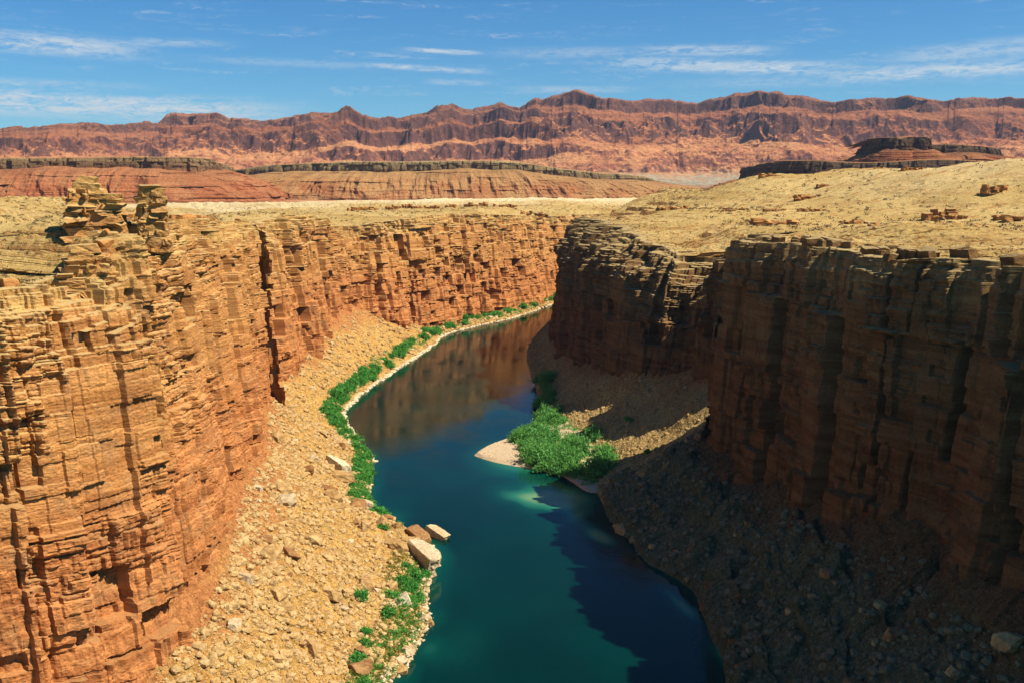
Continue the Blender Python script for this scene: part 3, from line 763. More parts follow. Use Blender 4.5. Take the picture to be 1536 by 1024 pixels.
# ------------------------------------------------------------------ rocks
def ico(sub):
    p = (1+5**0.5)/2
    V = [(-1,p,0),(1,p,0),(-1,-p,0),(1,-p,0),(0,-1,p),(0,1,p),(0,-1,-p),(0,1,-p),(p,0,-1),(p,0,1),(-p,0,-1),(-p,0,1)]
    F = [(0,11,5),(0,5,1),(0,1,7),(0,7,10),(0,10,11),(1,5,9),(5,11,4),(11,10,2),(10,7,6),(7,1,8),(3,9,4),(3,4,2),(3,2,6),(3,6,8),(3,8,9),(4,9,5),(2,4,11),(6,2,10),(8,6,7),(9,8,1)]
    V = [np.array(v)/np.linalg.norm(v) for v in V]
    for _ in range(sub):
        cache = {}; G = []
        def mid(a, b):
            k = (min(a, b), max(a, b))
            if k not in cache:
                v = V[a]+V[b]; V.append(v/np.linalg.norm(v)); cache[k] = len(V)-1
            return cache[k]
        for a, b, c in F:
            x, y, z = mid(a, b), mid(b, c), mid(c, a)
            G += [(a, x, z), (b, y, x), (c, z, y), (x, y, z)]
        F = G
    return np.array(V), np.array(F)
ICO = {k: ico(k) for k in (1, 2, 4)}

def rock_verts(sub, seed, dims=(1, 1, 1), boxy=0.5, nplanes=9):
    """convex angular stone: sphere directions cut by random planes"""
    V, F = ICO[sub]
    r = np.random.default_rng(seed)
    N = r.normal(size=(nplanes, 3)); N /= np.linalg.norm(N, axis=1)[:, None]
    Dp = r.uniform(0.72, 1.0, nplanes)
    A = np.vstack([np.eye(3), -np.eye(3)])
    Q, _ = np.linalg.qr(np.eye(3)+0.16*r.normal(size=(3, 3)))
    A = A@Q; Da = np.full(6, 0.62+0.25*(1-boxy))*r.uniform(0.9, 1.1, 6)
    N = np.vstack([N, A]); Dp = np.concatenate([Dp, Da])
    dots = V@N.T
    rad = np.min(np.where(dots > 0.05, Dp/np.maximum(dots, 0.05), 9), axis=1)
    P = V*np.minimum(rad, 1.25)[:, None]
    if sub >= 4:
        P = P*(1+0.11*fbm2(P[:, 0]*1.8+seed, P[:, 1]*1.8+P[:, 2]*1.5, 5, seed)[:, None])
        P = P*(1-0.10*np.clip(vnoise2(P[:, 0]*3+P[:, 2]*2, P[:, 1]*3-P[:, 2], seed+3)-0.55, 0, 1)[:, None])
    return P*np.array(dims)/0.8, F

def rot(yaw, pitch=0.0, roll=0.0):
    cy, sy, cp, sp, cr, sr = math.cos(yaw), math.sin(yaw), math.cos(pitch), math.sin(pitch), math.cos(roll), math.sin(roll)
    return np.array([[cy,-sy,0],[sy,cy,0],[0,0,1]])@np.array([[cp,0,sp],[0,1,0],[-sp,0,cp]])@np.array([[1,0,0],[0,cr,-sr],[0,sr,cr]])

def pick(P, i0, i1, j0=None, j1=None):
    j = random.randrange(j0 or 0, j1 or P.shape[1]); i = random.randrange(i0, i1)
    return P[i, j]

def height(P, x, y):
    """ground height of a built sheet near (x, y)"""
    d = (P[..., 0]-x)**2+(P[..., 1]-y)**2
    return float(P.reshape(-1, 3)[np.argmin(d), 2])

def boulder(x, y, z, dims, rotz, mat, label, seed, group=None, tilt=(0, 0), boxy=0.7, cat='boulder', name='boulder'):
    boxy = boxy-0.3
    V, F = rock_verts(4, seed, dims, boxy)
    me = mesh_np(name, V, F, M[mat], False)
    o = link(name, me); o.location = (x, y, z); o.rotation_euler = (tilt[0], tilt[1], rotz)
    return tag(o, label, cat, group)

# named boulders along the near left bank
for a in [
 (-32.5,349,2.0,(3.6,10.5,3.0),0.5,'boulder_pale','huge pale rectangular slab lying half in the river at the left bank',401,(0.05,-0.12),0.95),
 (-37,372,2.2,(2.8,7.6,3.0),0.6,'boulder_brown','reddish brown oblong block behind the huge pale slab',402,(0.1,0.1),0.9),
 (-30.5,384,1.4,(2.4,6.4,2.2),0.75,'boulder_pale','pale flat block nearest the water beyond the brown oblong block',403,(0.12,0.1),0.9),
 (-42,352,4.6,(4.6,4.0,2.6),0.3,'boulder','big squarish tan boulder uphill of the huge pale slab',404,(0.0,0.25),0.9),
 (-38.5,362,3.2,(3.2,3.4,2.0),1.0,'boulder','squat tan block wedged between the pale slab and the brown block',405,(0.1,0.15),0.8),
 (-50,392,2.6,(2.2,2.4,1.7),0.9,'boulder','small tan boulder at the uphill end of the boulder cluster by the water',407,(0.1,0.0),0.5),
 (-80,444,14,(3.6,7.0,3.0),0.9,'boulder_pale','long pale slab high on the left rubble slope',409,(0.3,0.3),0.8),
 (-77,432,13.4,(5.5,3.2,2.2),0.4,'boulder','broad tan slab just below the long pale slab',410,(0.2,0.3),0.8),
 (-62,398,8.5,(3.6,2.6,2.4),0.2,'boulder_pale','blocky light boulder alone on the middle of the left slope',411,(0.1,0.3),0.7),
 (-56,262,13,(1.8,4.2,1.3),0.65,'boulder','long tan slab low on the near left slope above the grass',412,(0.2,0.25),0.9),
 (-70,300,21,(2.4,3.4,1.0),0.8,'boulder_brown','flat brownish plate on the near left slope',413,(0.2,0.3),0.8),
 (-55,292,12.5,(2.2,3.0,1.6),1.0,'boulder','tan block beside the lone round shrub on the left slope',414,(0.2,0.3),0.8),
 (-74,250,25,(1.8,2.3,1.2),0.3,'boulder_pale','light block near the bottom edge by the cliff foot',415,(0.1,0.3),0.7),
]:
    x, y, z, dims, rz, mat, lab, sd, tilt, bx_ = a
    zz = height(TL, x, y)
    boulder(x, y, max(zz, 0.0)+dims[2]*0.45, dims, rz, mat, lab, sd, None, tilt, bx_)
# right bank stones
for a in [
 (46.5,389,0.6,(4.2,3.2,2.6),0.4,'boulder','rounded grey boulder standing in the water at the right bank',421,(0,0),0.3),
 (50,378,0.4,(3.6,2.6,1.6),0.9,'boulder','low flat stone beside the rounded grey boulder in the water',422,(0,0),0.5),
]:
    x, y, z, dims, rz, mat, lab, sd, tilt, bx_ = a
    boulder(x, y, z, dims, rz, mat, lab, sd, None, tilt, bx_)

# many boulders strewn over the slopes, and the finer rubble as one mass
proto = []
for k in range(10):
    V, F = rock_verts(4, 500+k, (1, RNG.uniform(0.8, 1.5), RNG.uniform(0.5, 0.9)), RNG.uniform(0.0, 0.5), 12)
    proto.append([mesh_np('boulder', V, F, M[q], False) for q in ('boulder', 'boulder_pale', 'boulder_brown')])
def strew(P, i0, i1, n, smin, smax, label, group, mats=(0, 0, 0, 1, 2), j0=0, j1=None):
    for k in range(n):
        p = pick(P, i0, i1, j0, j1)
        o = link('boulder', random.choice(proto)[random.choice(mats)])
        s = smin+(smax-smin)*random.random()**2.5
        o.location = (p[0], p[1], p[2]+0.12*s); o.scale = (s, s, s)
        o.rotation_euler = (random.uniform(-.35, .35), random.uniform(-.35, .35), random.uniform(0, 6.28))
        tag(o, label, 'boulder', group)
nC = TL.shape[1]
strew(TL, 25, 290, 130, 0.8, 3.4, 'angular tan boulder strewn on the rubble under the near left cliff', 'boulders on the near left rubble slope', j0=int(nC*.3))
strew(TL, 11, 30, 45, 0.6, 1.9, 'pale boulder at the waterline of the near left bank', 'boulders along the near left waterline', (1, 1, 0), int(nC*.3))
strew(TL2, 20, 130, 40, 1.0, 3.2, 'tan boulder on the debris fan under the distant left cliff', 'boulders on the distant left debris fan')
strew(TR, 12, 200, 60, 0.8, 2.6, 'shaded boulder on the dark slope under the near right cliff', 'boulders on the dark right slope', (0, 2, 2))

def rubble(name, P, i0, i1, n, smin, smax, mat, label, seed, j0=0):
    r = np.random.default_rng(seed)
    base = [rock_verts(1, 900+k, (1, 1.2, 0.75), 0.6, 7) for k in range(12)]
    F0 = base[0][1]; nv = len(base[0][0])
    I = r.integers(i0, i1, n); J = r.integers(j0, P.shape[1], n)
    VV = np.empty((n, nv, 3)); 
    for k in range(n):
        s = smin+(smax-smin)*r.random()**4
        VV[k] = (base[k % 12][0]*s)@rot(r.uniform(0, 6.28), r.uniform(-.5, .5), r.uniform(-.5, .5)).T + P[I[k], J[k]] + (r.uniform(-.2, .2), r.uniform(-.2, .2), 0.1*s)
    FF = (F0[None]+(np.arange(n)*nv)[:, None, None]).reshape(-1, 3)
    o = link(name, mesh_np(name, VV.reshape(-1, 3), FF, mat, False))
    tag(o, label, 'rubble', kind='stuff')
rubble('rubble', TL, 14, 300, 12000, 0.25, 1.25, M['boulder'], 'loose tan stones covering the near left slope', 1, int(nC*.3))
rubble('rubble', TL, 10, 26, 1500, 0.3, 1.0, M['boulder_pale'], 'pale stones fringing the near left waterline', 2, int(nC*.3))
rubble('rubble', TL2, 12, 140, 4000, 0.5, 1.9, M['boulder'], 'loose stones on the distant left debris fan', 3)
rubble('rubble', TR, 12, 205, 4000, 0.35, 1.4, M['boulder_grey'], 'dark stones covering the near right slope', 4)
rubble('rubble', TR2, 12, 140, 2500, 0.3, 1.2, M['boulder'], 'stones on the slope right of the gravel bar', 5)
rubble('rubble', TL2, 9, 13, 2600, 0.5, 1.6, M['boulder_pale'], 'white stones fringing the distant left waterline', 6)

# ------------------------------------------------------------------ rock pillars and rim blocks
def slab_stack(name, x, y, z0, prof, mat, label, seed, yaw=0.0, cat='rock pillar'):
    """weathered pillar of cracked beds; prof = (height, half width, half depth, offset) from base to top; the last bed is its cap rock"""
    root = bpy.data.objects.new(name, None); COL.objects.link(root); root.location = (x, y, z0); root.rotation_euler = (0, 0, yaw)
    tag(root, label, cat)
    r = np.random.default_rng(seed)
    allV, allF, n, k = [], [], 0, 0
    H = prof[-1][0]; z = 0.0
    hs = [p[0] for p in prof]
    while z < H-0.2:
        h = r.uniform(1.0, 2.7); zc = z+h/2
        w, dp, ox = (np.interp(zc, hs, [p[i] for p in prof]) for i in (1, 2, 3))
        w *= r.uniform(0.90, 1.10); dp *= r.uniform(0.90, 1.10)
        last = z+h*0.9 >= H-0.2
        nb = 1 if w < 1.6 or last else (3 if w > 4 else 2)
        cuts = np.concatenate([[-1], np.sort(r.uniform(-0.5, 0.5, nb-1)), [1]])*w
        for q in range(nb):
            c0, c1 = cuts[q], cuts[q+1]
            V, F = rock_verts(4, seed*100+k, ((c1-c0)/2*1.02, dp*r.uniform(0.85, 1.12), h*0.60), 0.95, 3); k += 1
            V = V@rot(r.uniform(-.10, .10), r.uniform(-.02, .02)).T+np.array([ox+(c0+c1)/2, r.uniform(-.12, .12)*dp*0.5, zc])
            if last: link('cap_rock', mesh_np('cap_rock', V, F, mat, False, {'h': np.full(len(V), 0.95)}), root)
            else: allV.append(V); allF.append(F+n); n += len(V)
        z += h*0.84
    for q in range(4):
        z0c, z1c = H*q/4*0.95, H*(q+1)/4*0.95
        w, dp, ox = (np.interp((z0c+z1c)/2, hs, [p[i] for p in prof]) for i in (1, 2, 3))
        V, F = rock_verts(4, seed*100+90+q, (w*0.92, dp*0.92, (z1c-z0c)*0.66), 0.9, 4)
        allV.append(V+np.array([ox, 0, (z0c+z1c)/2])); allF.append(F+n); n += len(V)
    V = np.vstack(allV)
    link('shaft', mesh_np('shaft', V, np.vstack(allF), mat, False, {'h': np.full(len(V), 0.93)}), root)
    return root
slab_stack('rock_pillar', -108.5, 262, 125, [(0,8.8,6.8,0),(3,8.4,6.2,0),(6,8.0,6.0,-.2),(9,7.7,5.6,-.3),(12,7.4,5.2,-.3),(12.6,5.0,4.0,-1.6),(13.6,3.4,3.0,-2.0),(15.8,3.0,2.8,-1.8)], M['cliff_l'],
           'broad left pillar of stacked yellow beds with a small perched cap', 61, 0.25)
slab_stack('rock_pillar', -95.0, 265, 122, [(0,4.8,5,0),(4,4.2,4.4,0),(8,4.0,4.0,0),(12,4.2,4.0,0),(15,4.0,3.8,0),(17.4,3.2,3.0,-.2)], M['cliff_l'],
           'slimmer right pillar of stacked yellow beds on the left rim', 62, 0.3)
slab_stack('rock_outcrop', -105.5, 247, 112, [(0,8,7,0),(4,7.5,6.5,0),(8,6,5,0),(11,4.2,4,0)], M['cliff_l'],
           'stepped ledgy outcrop below and left of the broad pillar', 63, 0.5, 'rock outcrop')

def outcrop(x, y, P, length, hgt, yaw, label, seed, group=None, mat='cliff_l'):
    z = height(P, x, y)
    root = bpy.data.objects.new('rock_outcrop', None); COL.objects.link(root); root.location = (x, y, z); root.rotation_euler = (0, 0, yaw)
    tag(root, label, 'rock outcrop', group)
    r = np.random.default_rng(seed); allV, allF, n, k = [], [], 0, 0
    a = -length/2
    while a < length/2:
        w = r.uniform(0.5, 1.6)*hgt
        zz = -0.6*hgt
        while zz < hgt*r.uniform(0.4, 1.0):
            h = r.uniform(0.3, 0.6)*hgt
            V, F = rock_verts(4, seed*100+k, (w*r.uniform(0.5, 0.75), hgt*r.uniform(0.7, 1.2), h*0.62), 0.9, 4); k += 1
            V = V@rot(r.uniform(-.25, .25), r.uniform(-.05, .05)).T+np.array([a+w/2, r.uniform(-.4, .4)*hgt-0.25*zz, zz+h/2])
            allV.append(V); allF.append(F+n); n += len(V); zz += h*0.85
        a += w*r.uniform(0.8, 1.5)
    V = np.vstack(allV)
    link('ledge', mesh_np('ledge', V, np.vstack(allF), M[mat], False, {'h': np.full(len(V), 0.85)}), root)
def rim_blocks(S, u, nrm, rng_u, n, back, smin, smax, mat, label, group, seed, Pp):
    r = random.Random(seed); nx, ny = nrm
    for k in range(n):
        uu = r.uniform(*rng_u); i = int(np.searchsorted(u, uu)); i = min(i, len(u)-1)
        bk = r.uniform(*back); s = r.uniform(smin, smax)
        x, y = S[i, 5]-nx[i]*bk, S[i, 6]-ny[i]*bk
        z = S[i, 7]
        V, F = rock_verts(4, seed*1000+k, (s*r.uniform(0.8, 1.5), s*r.uniform(0.8, 1.3), s*0.72), 0.9)
        V = V@rot(math.atan2(ny[i], nx[i])+r.uniform(-.3, .3)).T
        o = link('boulder', mesh_np('boulder', V, F, mat, False, {'h': np.full(len(V), 0.8)})); o.location = (x, y, z+s*0.35)
        tag(o, label, 'boulder', group)
def at_u(S, u, y): return float(u[np.argmin(np.abs(S[:, 6]-y))])
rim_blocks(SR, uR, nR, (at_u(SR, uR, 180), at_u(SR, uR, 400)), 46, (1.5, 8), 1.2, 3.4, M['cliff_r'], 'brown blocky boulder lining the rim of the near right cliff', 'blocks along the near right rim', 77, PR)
rim_blocks(SL, uL, nL, (at_u(SL, uL, 160), at_u(SL, uL, 480)), 40, (2, 9), 0.8, 2.2, M['cliff_l'], 'yellow block resting on the rim of the near left cliff', 'blocks along the near left rim', 78, PL)

for (x, y, L, hh, yaw, lab, sd) in [(165,640,26,4.2,0.3,'long dark ledge of broken rock low on the right plateau',501),(205,560,12,2.6,0.2,'short broken ledge on the right plateau in front of the long dark one',502),
    (272,640,20,4.0,0.15,'dark jutting ledge high on the right plateau',503),(330,690,16,4.4,0.1,'squarish dark ledge near the right edge of the plateau',504),(300,600,14,3.4,0.25,'dark overhanging ledge at the far right of the plateau',505),
    (120,760,22,2.6,0.3,'thin ledge on the plateau above the far right cliff',506),(230,780,24,2.8,0.2,'thin pale ledge on the middle of the right plateau slope',507),(150,430,10,2.2,0.4,'small ledge on the flat just behind the right promontory',508)]:
    outcrop(x, y, PR if y < 470 else PR2, L, hh, yaw, lab, sd)
for k in range(12):
    x, y = random.uniform(140, 330), random.uniform(600, 880)
    outcrop(x, y, PR2, random.uniform(8, 22), random.uniform(1.2, 2.4), random.uniform(0, 0.4), 'low thin rock ledge breaking the slope of the right plateau', 560+k, 'low ledges on the right plateau')
for k in range(13):
    x = -170+k*17+random.uniform(-5, 5); y = 1010+0.62*(x+170)+random.uniform(-18, 18)+70
    outcrop(x, y, PL2, random.uniform(9, 22), random.uniform(2.4, 4.2), 0.5, 'weathered rock ledge in the line of ledges above the distant sunlit cliff', 520+k, 'ledges above the distant cliff')

# ------------------------------------------------------------------ plants
def leaf_quads(C, size, r, flat=0.0):
    n = len(C)
    a = r.normal(size=(n, 3)); a /= np.linalg.norm(a, axis=1)[:, None]
    b = np.cross(a, r.normal(size=(n, 3))); b /= np.linalg.norm(b, axis=1)[:, None]
    s = (size*r.uniform(0.6, 1.4, n))[:, None]
    V = np.stack([C-a*s, C-b*s*0.5, C+a*s, C+b*s*0.5], 1).reshape(-1, 3)
    return V, np.arange(4*n).reshape(n, 4)

def bush_mesh(seed, n=1100, squash=0.8, leaf=0.17, mat='leaf', wisp=0.0):
    """unit radius shrub: leafy sprays along many forking stems"""
    r = np.random.default_rng(seed)
    pts = []
    nc = 26
    for k in range(nc):
        d = r.normal(size=3); d[2] = abs(d[2])*0.9+0.12; d /= np.linalg.norm(d)
        L = r.uniform(0.55, 1.0)*(1+wisp*r.random())
        m = n//nc
        tt = r.uniform(0.35, 1.0, m)
        c = d[None]*L*tt[:, None]
        c = c+r.normal(size=(m, 3))*0.13*(0.5+tt[:, None])
        pts.append(c)
    P = np.vstack(pts); P[:, 2] = np.abs(P[:, 2])*squash
    V, F = leaf_quads(P, leaf, r)
    V[:, 2] = np.maximum(V[:, 2], -0.03)
    return mesh_np('foliage', V, F, M[mat], False)

def stem_mesh(seed):
    r = np.random.default_rng(seed); V, F, n = [], [], 0
    for k in range(9):
        d = r.normal(size=3); d[2] = abs(d[2])+0.5; d /= np.linalg.norm(d)
        e = d*r.uniform(0.5, 0.8); side = np.cross(d, (0, 0, 1)); side /= np.linalg.norm(side); o2 = np.cross(d, side)
        for q, (c, w) in enumerate(((np.zeros(3), 0.035), (e, 0.012))):
            V += [c+side*w, c+o2*w, c-side*w, c-o2*w]
        F += [(n+i, n+(i+1) % 4, n+4+(i+1) % 4, n+4+i) for i in range(4)]; n += 8
    return mesh_np('stem', np.array(V), np.array(F), M['stem'], False)

BUSH = [(bush_mesh(30+k, 1000, 0.85, 0.13, 'leaf'), stem_mesh(k)) for k in range(5)]
BUSH2 = [(bush_mesh(50+k, 1700, 0.85, 0.10, 'leaf2', 0.45), stem_mesh(20+k)) for k in range(5)]
def shrub(x, y, z, r, label, group=None, kinds=BUSH, hz=1.0):
    root = bpy.data.objects.new('shrub', None); COL.objects.link(root)
    root.location = (x, y, z); root.rotation_euler = (0, 0, random.uniform(0, 6.28))
    tag(root, label, 'shrub', group)
    f, s = random.choice(kinds)
    sc = (r*random.uniform(.85, 1.15), r*random.uniform(.85, 1.15), r*hz*random.uniform(.85, 1.15))
    a = link('foliage', f, root); a.scale = sc
    b = link('stem', s, root); b.scale = sc
    return root

# single shrubs one can point to
for (x, y, r, lab, hz) in [
 (-47.5,298,3.4,'dark green round shrub standing alone on the near left slope',1.1),
 (-50,369,3.0,'small green shrub on rubble left of the big tan boulder',1.1),
 (-46,388,1.9,'tiny green shrub sprouting among boulders by the water',1.0),
 (-31.5,383,2.2,'wispy green shrub behind the pale flat block at the water',0.9)]:
    shrub(x, y, height(TL, x, y), r, lab, None, BUSH, hz)
# bushes below the huge slab
for k in range(22):
    y = random.uniform(296, 340); x = -36.0+random.uniform(-4.5, 5.5)+0.06*(y-320)
    shrub(x, y, max(height(TL, x, y), 0.2), random.uniform(2.0, 3.8), 'bright green shrub in the clump below the huge pale slab', 'shrubs below the huge pale slab')
for k in range(16):
    y = random.uniform(225, 292); x = -43+random.uniform(-3.5, 3.0)
    shrub(x, y, max(height(TL, x, y), 0.2), random.uniform(1.6, 3.0), 'green shrub in the row at the bottom of the near left bank', 'shrubs at the bottom of the left bank')
# dense line along the near left bank
ys = SL[:, 1]; 
for k in range(58):
    y = random.uniform(392, 512); i = int(np.argmin(np.abs(SL[:, 1]-y)))
    x = SL[i, 0]-random.uniform(0.5, 9)
    shrub(x, y, max(height(TL, x, y), 0.2), random.uniform(2.3, 4.3), 'green shrub in the dense hedge along the left bank before the bend', 'shrubs hedging the left bank')
for k in range(72):
    i = int(np.argmin(np.abs(SL2[:, 1]-random.uniform(515, 760))))
    x, y = SL2[i, 0]-random.uniform(3.0, 11), SL2[i, 1]
    shrub(x, y, max(height(TL2, x, y), 0.3), random.uniform(3.0, 5.8), 'green shrub behind the white stony edge of the left bend', 'shrubs around the left bend')
for k in range(40):
    i = int(np.argmin(np.abs(SL2[:, 1]-random.uniform(760, 1190))))
    x, y = SL2[i, 0]-random.uniform(4.0, 12), SL2[i, 1]+random.uniform(2, 8)
    shrub(x, y, max(height(TL2, x, y), 0.5), random.uniform(3.4, 7.0), 'green shrub on the far bank under the distant cliff', 'shrubs under the distant cliff')
# thicket on the gravel bar
for k in range(62):
    a = random.random(); b = random.random()
    j = int(60+a*96); i = int(16+b*92)
    p = BAR[i, j]
    big = 1.0+0.35*(1 if p[1] < 500 else 0)
    lab, grp = ('tall grey green shrub in the thicket on the gravel bar', 'thicket on the gravel bar')
    shrub(p[0], p[1], p[2]-0.1, random.uniform(3.6, 5.6)*big, lab, grp, BUSH2, random.uniform(1.0, 1.5))
for k in range(22):
    y = random.uniform(560, 690); x = 19+random.uniform(-2, 8)
    shrub(x, y, max(height(TR2, x, y), 0.3), random.uniform(3.2, 5.4), 'green shrub in the narrow tail of thicket upstream of the gravel bar', 'tail of the gravel bar thicket', BUSH2, random.uniform(1.1, 1.6))
for (x, y, r, lab) in [(62,520,2.6,'lone dark shrub at the foot of the shaded slope behind the gravel bar'), (66,470,2.2,'small shrub beside the sunlit strip of rubble')]:
    shrub(x, y, height(TR2, x, y), r, lab, None, BUSH)

def tufts(name, pts, size, n_each, spread, mat, label, cat, seed):
    r = np.random.default_rng(seed)
    C = np.repeat(pts, n_each, 0)+np.stack([r.normal(size=len(pts)*n_each)*spread, r.normal(size=len(pts)*n_each)*spread, np.abs(r.normal(size=len(pts)*n_each))*spread*0.6+0.1], -1)
    V, F = leaf_quads(C, size, r)
    tag(link(name, mesh_np(name, V, F, M[mat], False)), label, cat, kind='stuff')
r_ = np.random.default_rng(3)
def rand_pts(P, i0, i1, j0, j1, n):
    return P[r_.integers(i0, i1, n), r_.integers(j0, j1, n)]
jj = [int(np.argmin(np.abs(SL[:, 1]-y))) for y in (225, 350, 395, 515)]
tufts('grass', rand_pts(TL, 14, 80, jj[0], jj[1], 1700), 0.26, 16, 0.6, 'grass', 'yellow green grass and weeds on the near left bank', 'grass', 4)
def bank_pts(S, P, y0, y1, d0, d1, n):
    out = []
    for k in range(n):
        i = int(np.argmin(np.abs(S[:, 1]-r_.uniform(y0, y1)))); c = P[:, i]
        dd = np.hypot(c[:, 0]-S[i, 0], c[:, 1]-S[i, 1]); ok = np.where((dd > d0) & (dd < d1) & (c[:, 2] > 0.2))[0]
        if len(ok): out.append(c[r_.choice(ok)])
    return np.array(out)
tufts('undergrowth', np.concatenate([bank_pts(SL, TL, 392, 515, 1.5, 9, 420), bank_pts(SL2, TL2, 515, 700, 3, 12, 520), bank_pts(SL2, TL2, 700, 1190, 4, 15, 520), bank_pts(SL, TL, 222, 340, 2, 9, 160)]), 0.42, 30, 1.0, 'leaf', 'low bright green undergrowth between the shrubs of the left bank', 'undergrowth', 6)
tufts('undergrowth', np.array([BAR[i, j] for i, j in zip(r_.integers(18, 108, 420), r_.integers(62, 156, 420))]), 0.42, 30, 1.1, 'leaf2', 'low green undergrowth between the shrubs of the gravel bar', 'undergrowth', 7)
tufts('scrub', np.concatenate([rand_pts(PL, 20, 120, 0, PL.shape[1], 2200), rand_pts(PR, 12, 130, 0, PR.shape[1], 2200), rand_pts(PR2, 12, 130, 0, PR2.shape[1]*2//3, 2200)]), 0.22, 12, 0.35, 'stem', 'dry dark desert scrub dotting the plateaus', 'scrub', 5)

tufts('scrub', np.concatenate([rand_pts(PR2, 90, 168, 0, PR2.shape[1], 2600), rand_pts(PR, 110, 168, 0, PR.shape[1], 1500), rand_pts(PL2, 70, 140, 0, PL2.shape[1], 900)]), 0.55, 10, 0.9, 'stem', 'dark clumps of desert scrub dotting the far slopes of the plateaus', 'scrub', 8)

# ------------------------------------------------------------------ air
m, t = new_mat('desert_air')
v = t.n('ShaderNodeVolumePrincipled'); v.inputs['Density'].default_value = 1.7e-5
v.inputs['Color'].default_value = (0.55, 0.72, 1.0, 1); v.inputs['Anisotropy'].default_value = 0.2
o = t.n('ShaderNodeOutputMaterial'); t.l(v.outputs[0], o.inputs['Volume'])
M['air'] = m
def box(name, lo, hi, mat):
    V = np.array([(x, y, z) for x in (lo[0], hi[0]) for y in (lo[1], hi[1]) for z in (lo[2], hi[2])], float)
    F = np.array([(0,1,3,2),(4,6,7,5),(0,4,5,1),(2,3,7,6),(0,2,6,4),(1,5,7,3)])
    return link(name, mesh_np(name, V, F, mat))
HAZE = True
if HAZE:
    tag(box('haze', (-62000, -3000, -400), (62000, 62000, 1100), M['air']), 'thin bluish desert haze', 'haze', kind='stuff')

# ------------------------------------------------------------------ sky, sun, camera
w = bpy.data.worlds.new('World'); scene.world = w; w.use_nodes = True
t = NT(w)
sky = t.n('ShaderNodeTexSky'); sky.sky_type = 'NISHITA'; sky.sun_disc = False
sky.sun_elevation = SUN_EL; sky.sun_rotation = SUN_AZ
sky.altitude = 1100; sky.air_density = 1.0; sky.dust_density = 0.25; sky.ozone_density = 3.0
tc = t.n('ShaderNodeTexCoord'); sp = t.n('ShaderNodeSeparateXYZ'); t.l(tc.outputs['Generated'], sp.inputs[0])
x, y, z = sp.outputs
az = t.math('ARCTAN2', x, y); el = t.math('ARCSINE', z)
cv = t.n('ShaderNodeCombineXYZ'); t.l(t.math('MULTIPLY', az, 9.0), cv.inputs[0]); t.l(t.math('MULTIPLY', el, 110.0), cv.inputs[1])
n1 = t.noise(cv.outputs[0], 1.0, 7, 0.62, 0.8)
cv2 = t.n('ShaderNodeCombineXYZ'); t.l(t.math('MULTIPLY', az, 60.0), cv2.inputs[0]); t.l(t.math('MULTIPLY', el, 230.0), cv2.inputs[1])
n2 = t.noise(cv2.outputs[0], 1.0, 6, 0.65, 1.2)
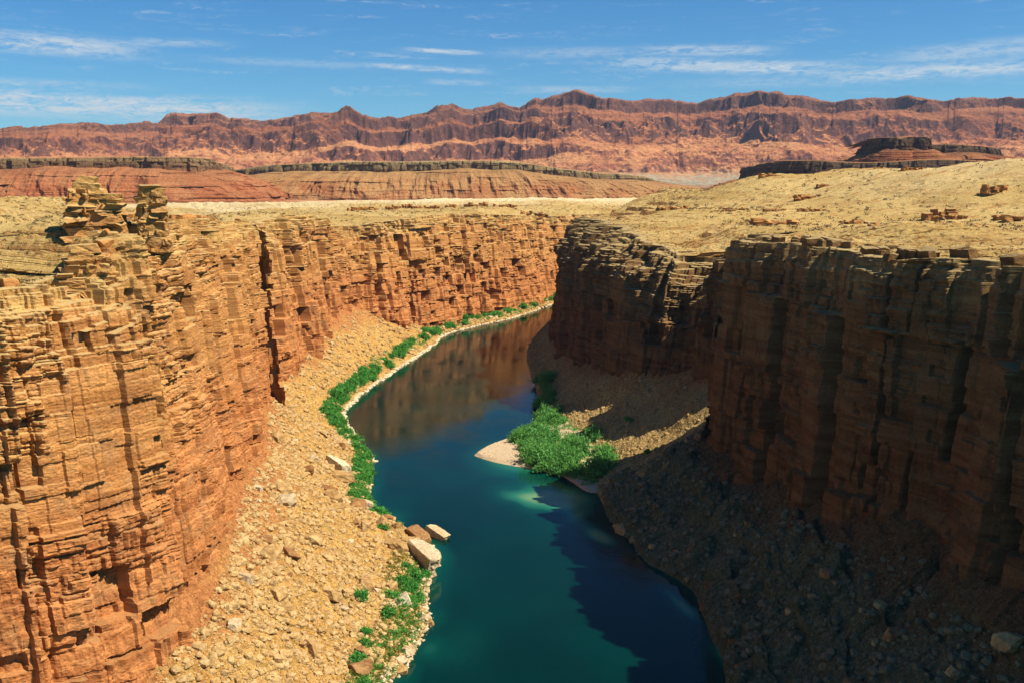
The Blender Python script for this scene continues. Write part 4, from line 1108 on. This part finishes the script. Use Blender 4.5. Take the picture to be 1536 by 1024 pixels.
# cirrus streaks: azimuth, elevation, half length, half thickness, tilt, strength (degrees)
F_, P_ = 1493.0, 9.02
tot = None
for (cx, cy, hw, ht, tilt, stg) in [(70,85,190,16,0.03,1.0),(250,76,130,7,-0.03,0.5),(170,168,330,20,0.02,1.3),(60,142,200,9,0.0,0.6),(480,100,260,7,0.02,0.3),(670,78,75,4,0.05,1.0),
        (640,104,120,5,0.05,0.9),(690,124,60,5,0.02,0.6),(1080,104,260,12,0.05,1.0),(1050,80,140,9,0.03,0.75),(860,135,120,6,0.0,0.55),(1390,120,220,14,-0.03,0.95),(1450,95,160,16,-0.05,0.6),(880,80,200,10,0.0,0.4),(1250,128,320,10,0.0,0.4)]:
    a0 = math.atan((cx-768)/F_/1.0); e0 = math.radians(P_*-1)+math.atan((512-cy)/F_)
    hw_, ht_ = hw/F_, ht/F_
    da = t.math('SUBTRACT', az, a0)
    de = t.math('ADD', t.math('SUBTRACT', el, e0), t.math('MULTIPLY', da, tilt))
    ma = t.rng(t.math('ABSOLUTE', da), 0.25*hw_, hw_, 1.0, 0.0)
    me_ = t.rng(t.math('ABSOLUTE', de), 0.15*ht_, 1.25*ht_, stg, 0.0)
    q = t.math('MULTIPLY', ma, me_)
    tot = q if tot is None else t.math('MAXIMUM', tot, q)
fil = t.math('ADD', t.math('MULTIPLY', n1, 0.45), t.math('MULTIPLY', n2, 0.55))
cl = t.math('MULTIPLY', tot, t.rng(fil, 0.36, 0.60))
cl = t.math('MAXIMUM', cl, t.math('MULTIPLY', t.math('MULTIPLY', t.rng(n1, 0.50, 0.72), t.rng(n2, 0.42, 0.62)), 0.45))
hsv = t.n('ShaderNodeHueSaturation'); hsv.inputs['Saturation'].default_value = 1.25; hsv.inputs['Value'].default_value = 1.0
t.l(sky.outputs[0], hsv.inputs['Color'])
tint = t.mix(1.0, hsv.outputs[0], (0.70, 1.22, 1.46), 'MULTIPLY')
col = t.mix(t.math('MULTIPLY', cl, 0.85), tint, (8.6, 9.6, 10.2))
bg = t.n('ShaderNodeBackground'); t.l(col, bg.inputs[0]); bg.inputs[1].default_value = 0.05
o = t.n('ShaderNodeOutputWorld'); t.l(bg.outputs[0], o.inputs[0])

sun = bpy.data.lights.new('sun', 'SUN'); sun.energy = 5.0; sun.angle = math.radians(0.5); sun.color = (1.0, 0.93, 0.78)
so = bpy.data.objects.new('sun', sun); COL.objects.link(so)
so.rotation_euler = (math.pi/2-SUN_EL, 0, math.pi-SUN_AZ)
cam = bpy.data.cameras.new('camera'); cam.lens = 35; cam.sensor_width = 36; cam.clip_start = 1; cam.clip_end = 200000
co = bpy.data.objects.new('camera', cam); COL.objects.link(co)
co.location = (0, 0, H_EYE); co.rotation_euler = (math.radians(90-9.02), 0, 0)
scene.camera = co
scene.view_settings.view_transform = 'Standard'; scene.view_settings.look = 'None'
scene.view_settings.exposure = 0.6; scene.view_settings.gamma = 1.0
scene.cycles.max_bounces = 6; scene.cycles.diffuse_bounces = 1; scene.cycles.volume_bounces = 0
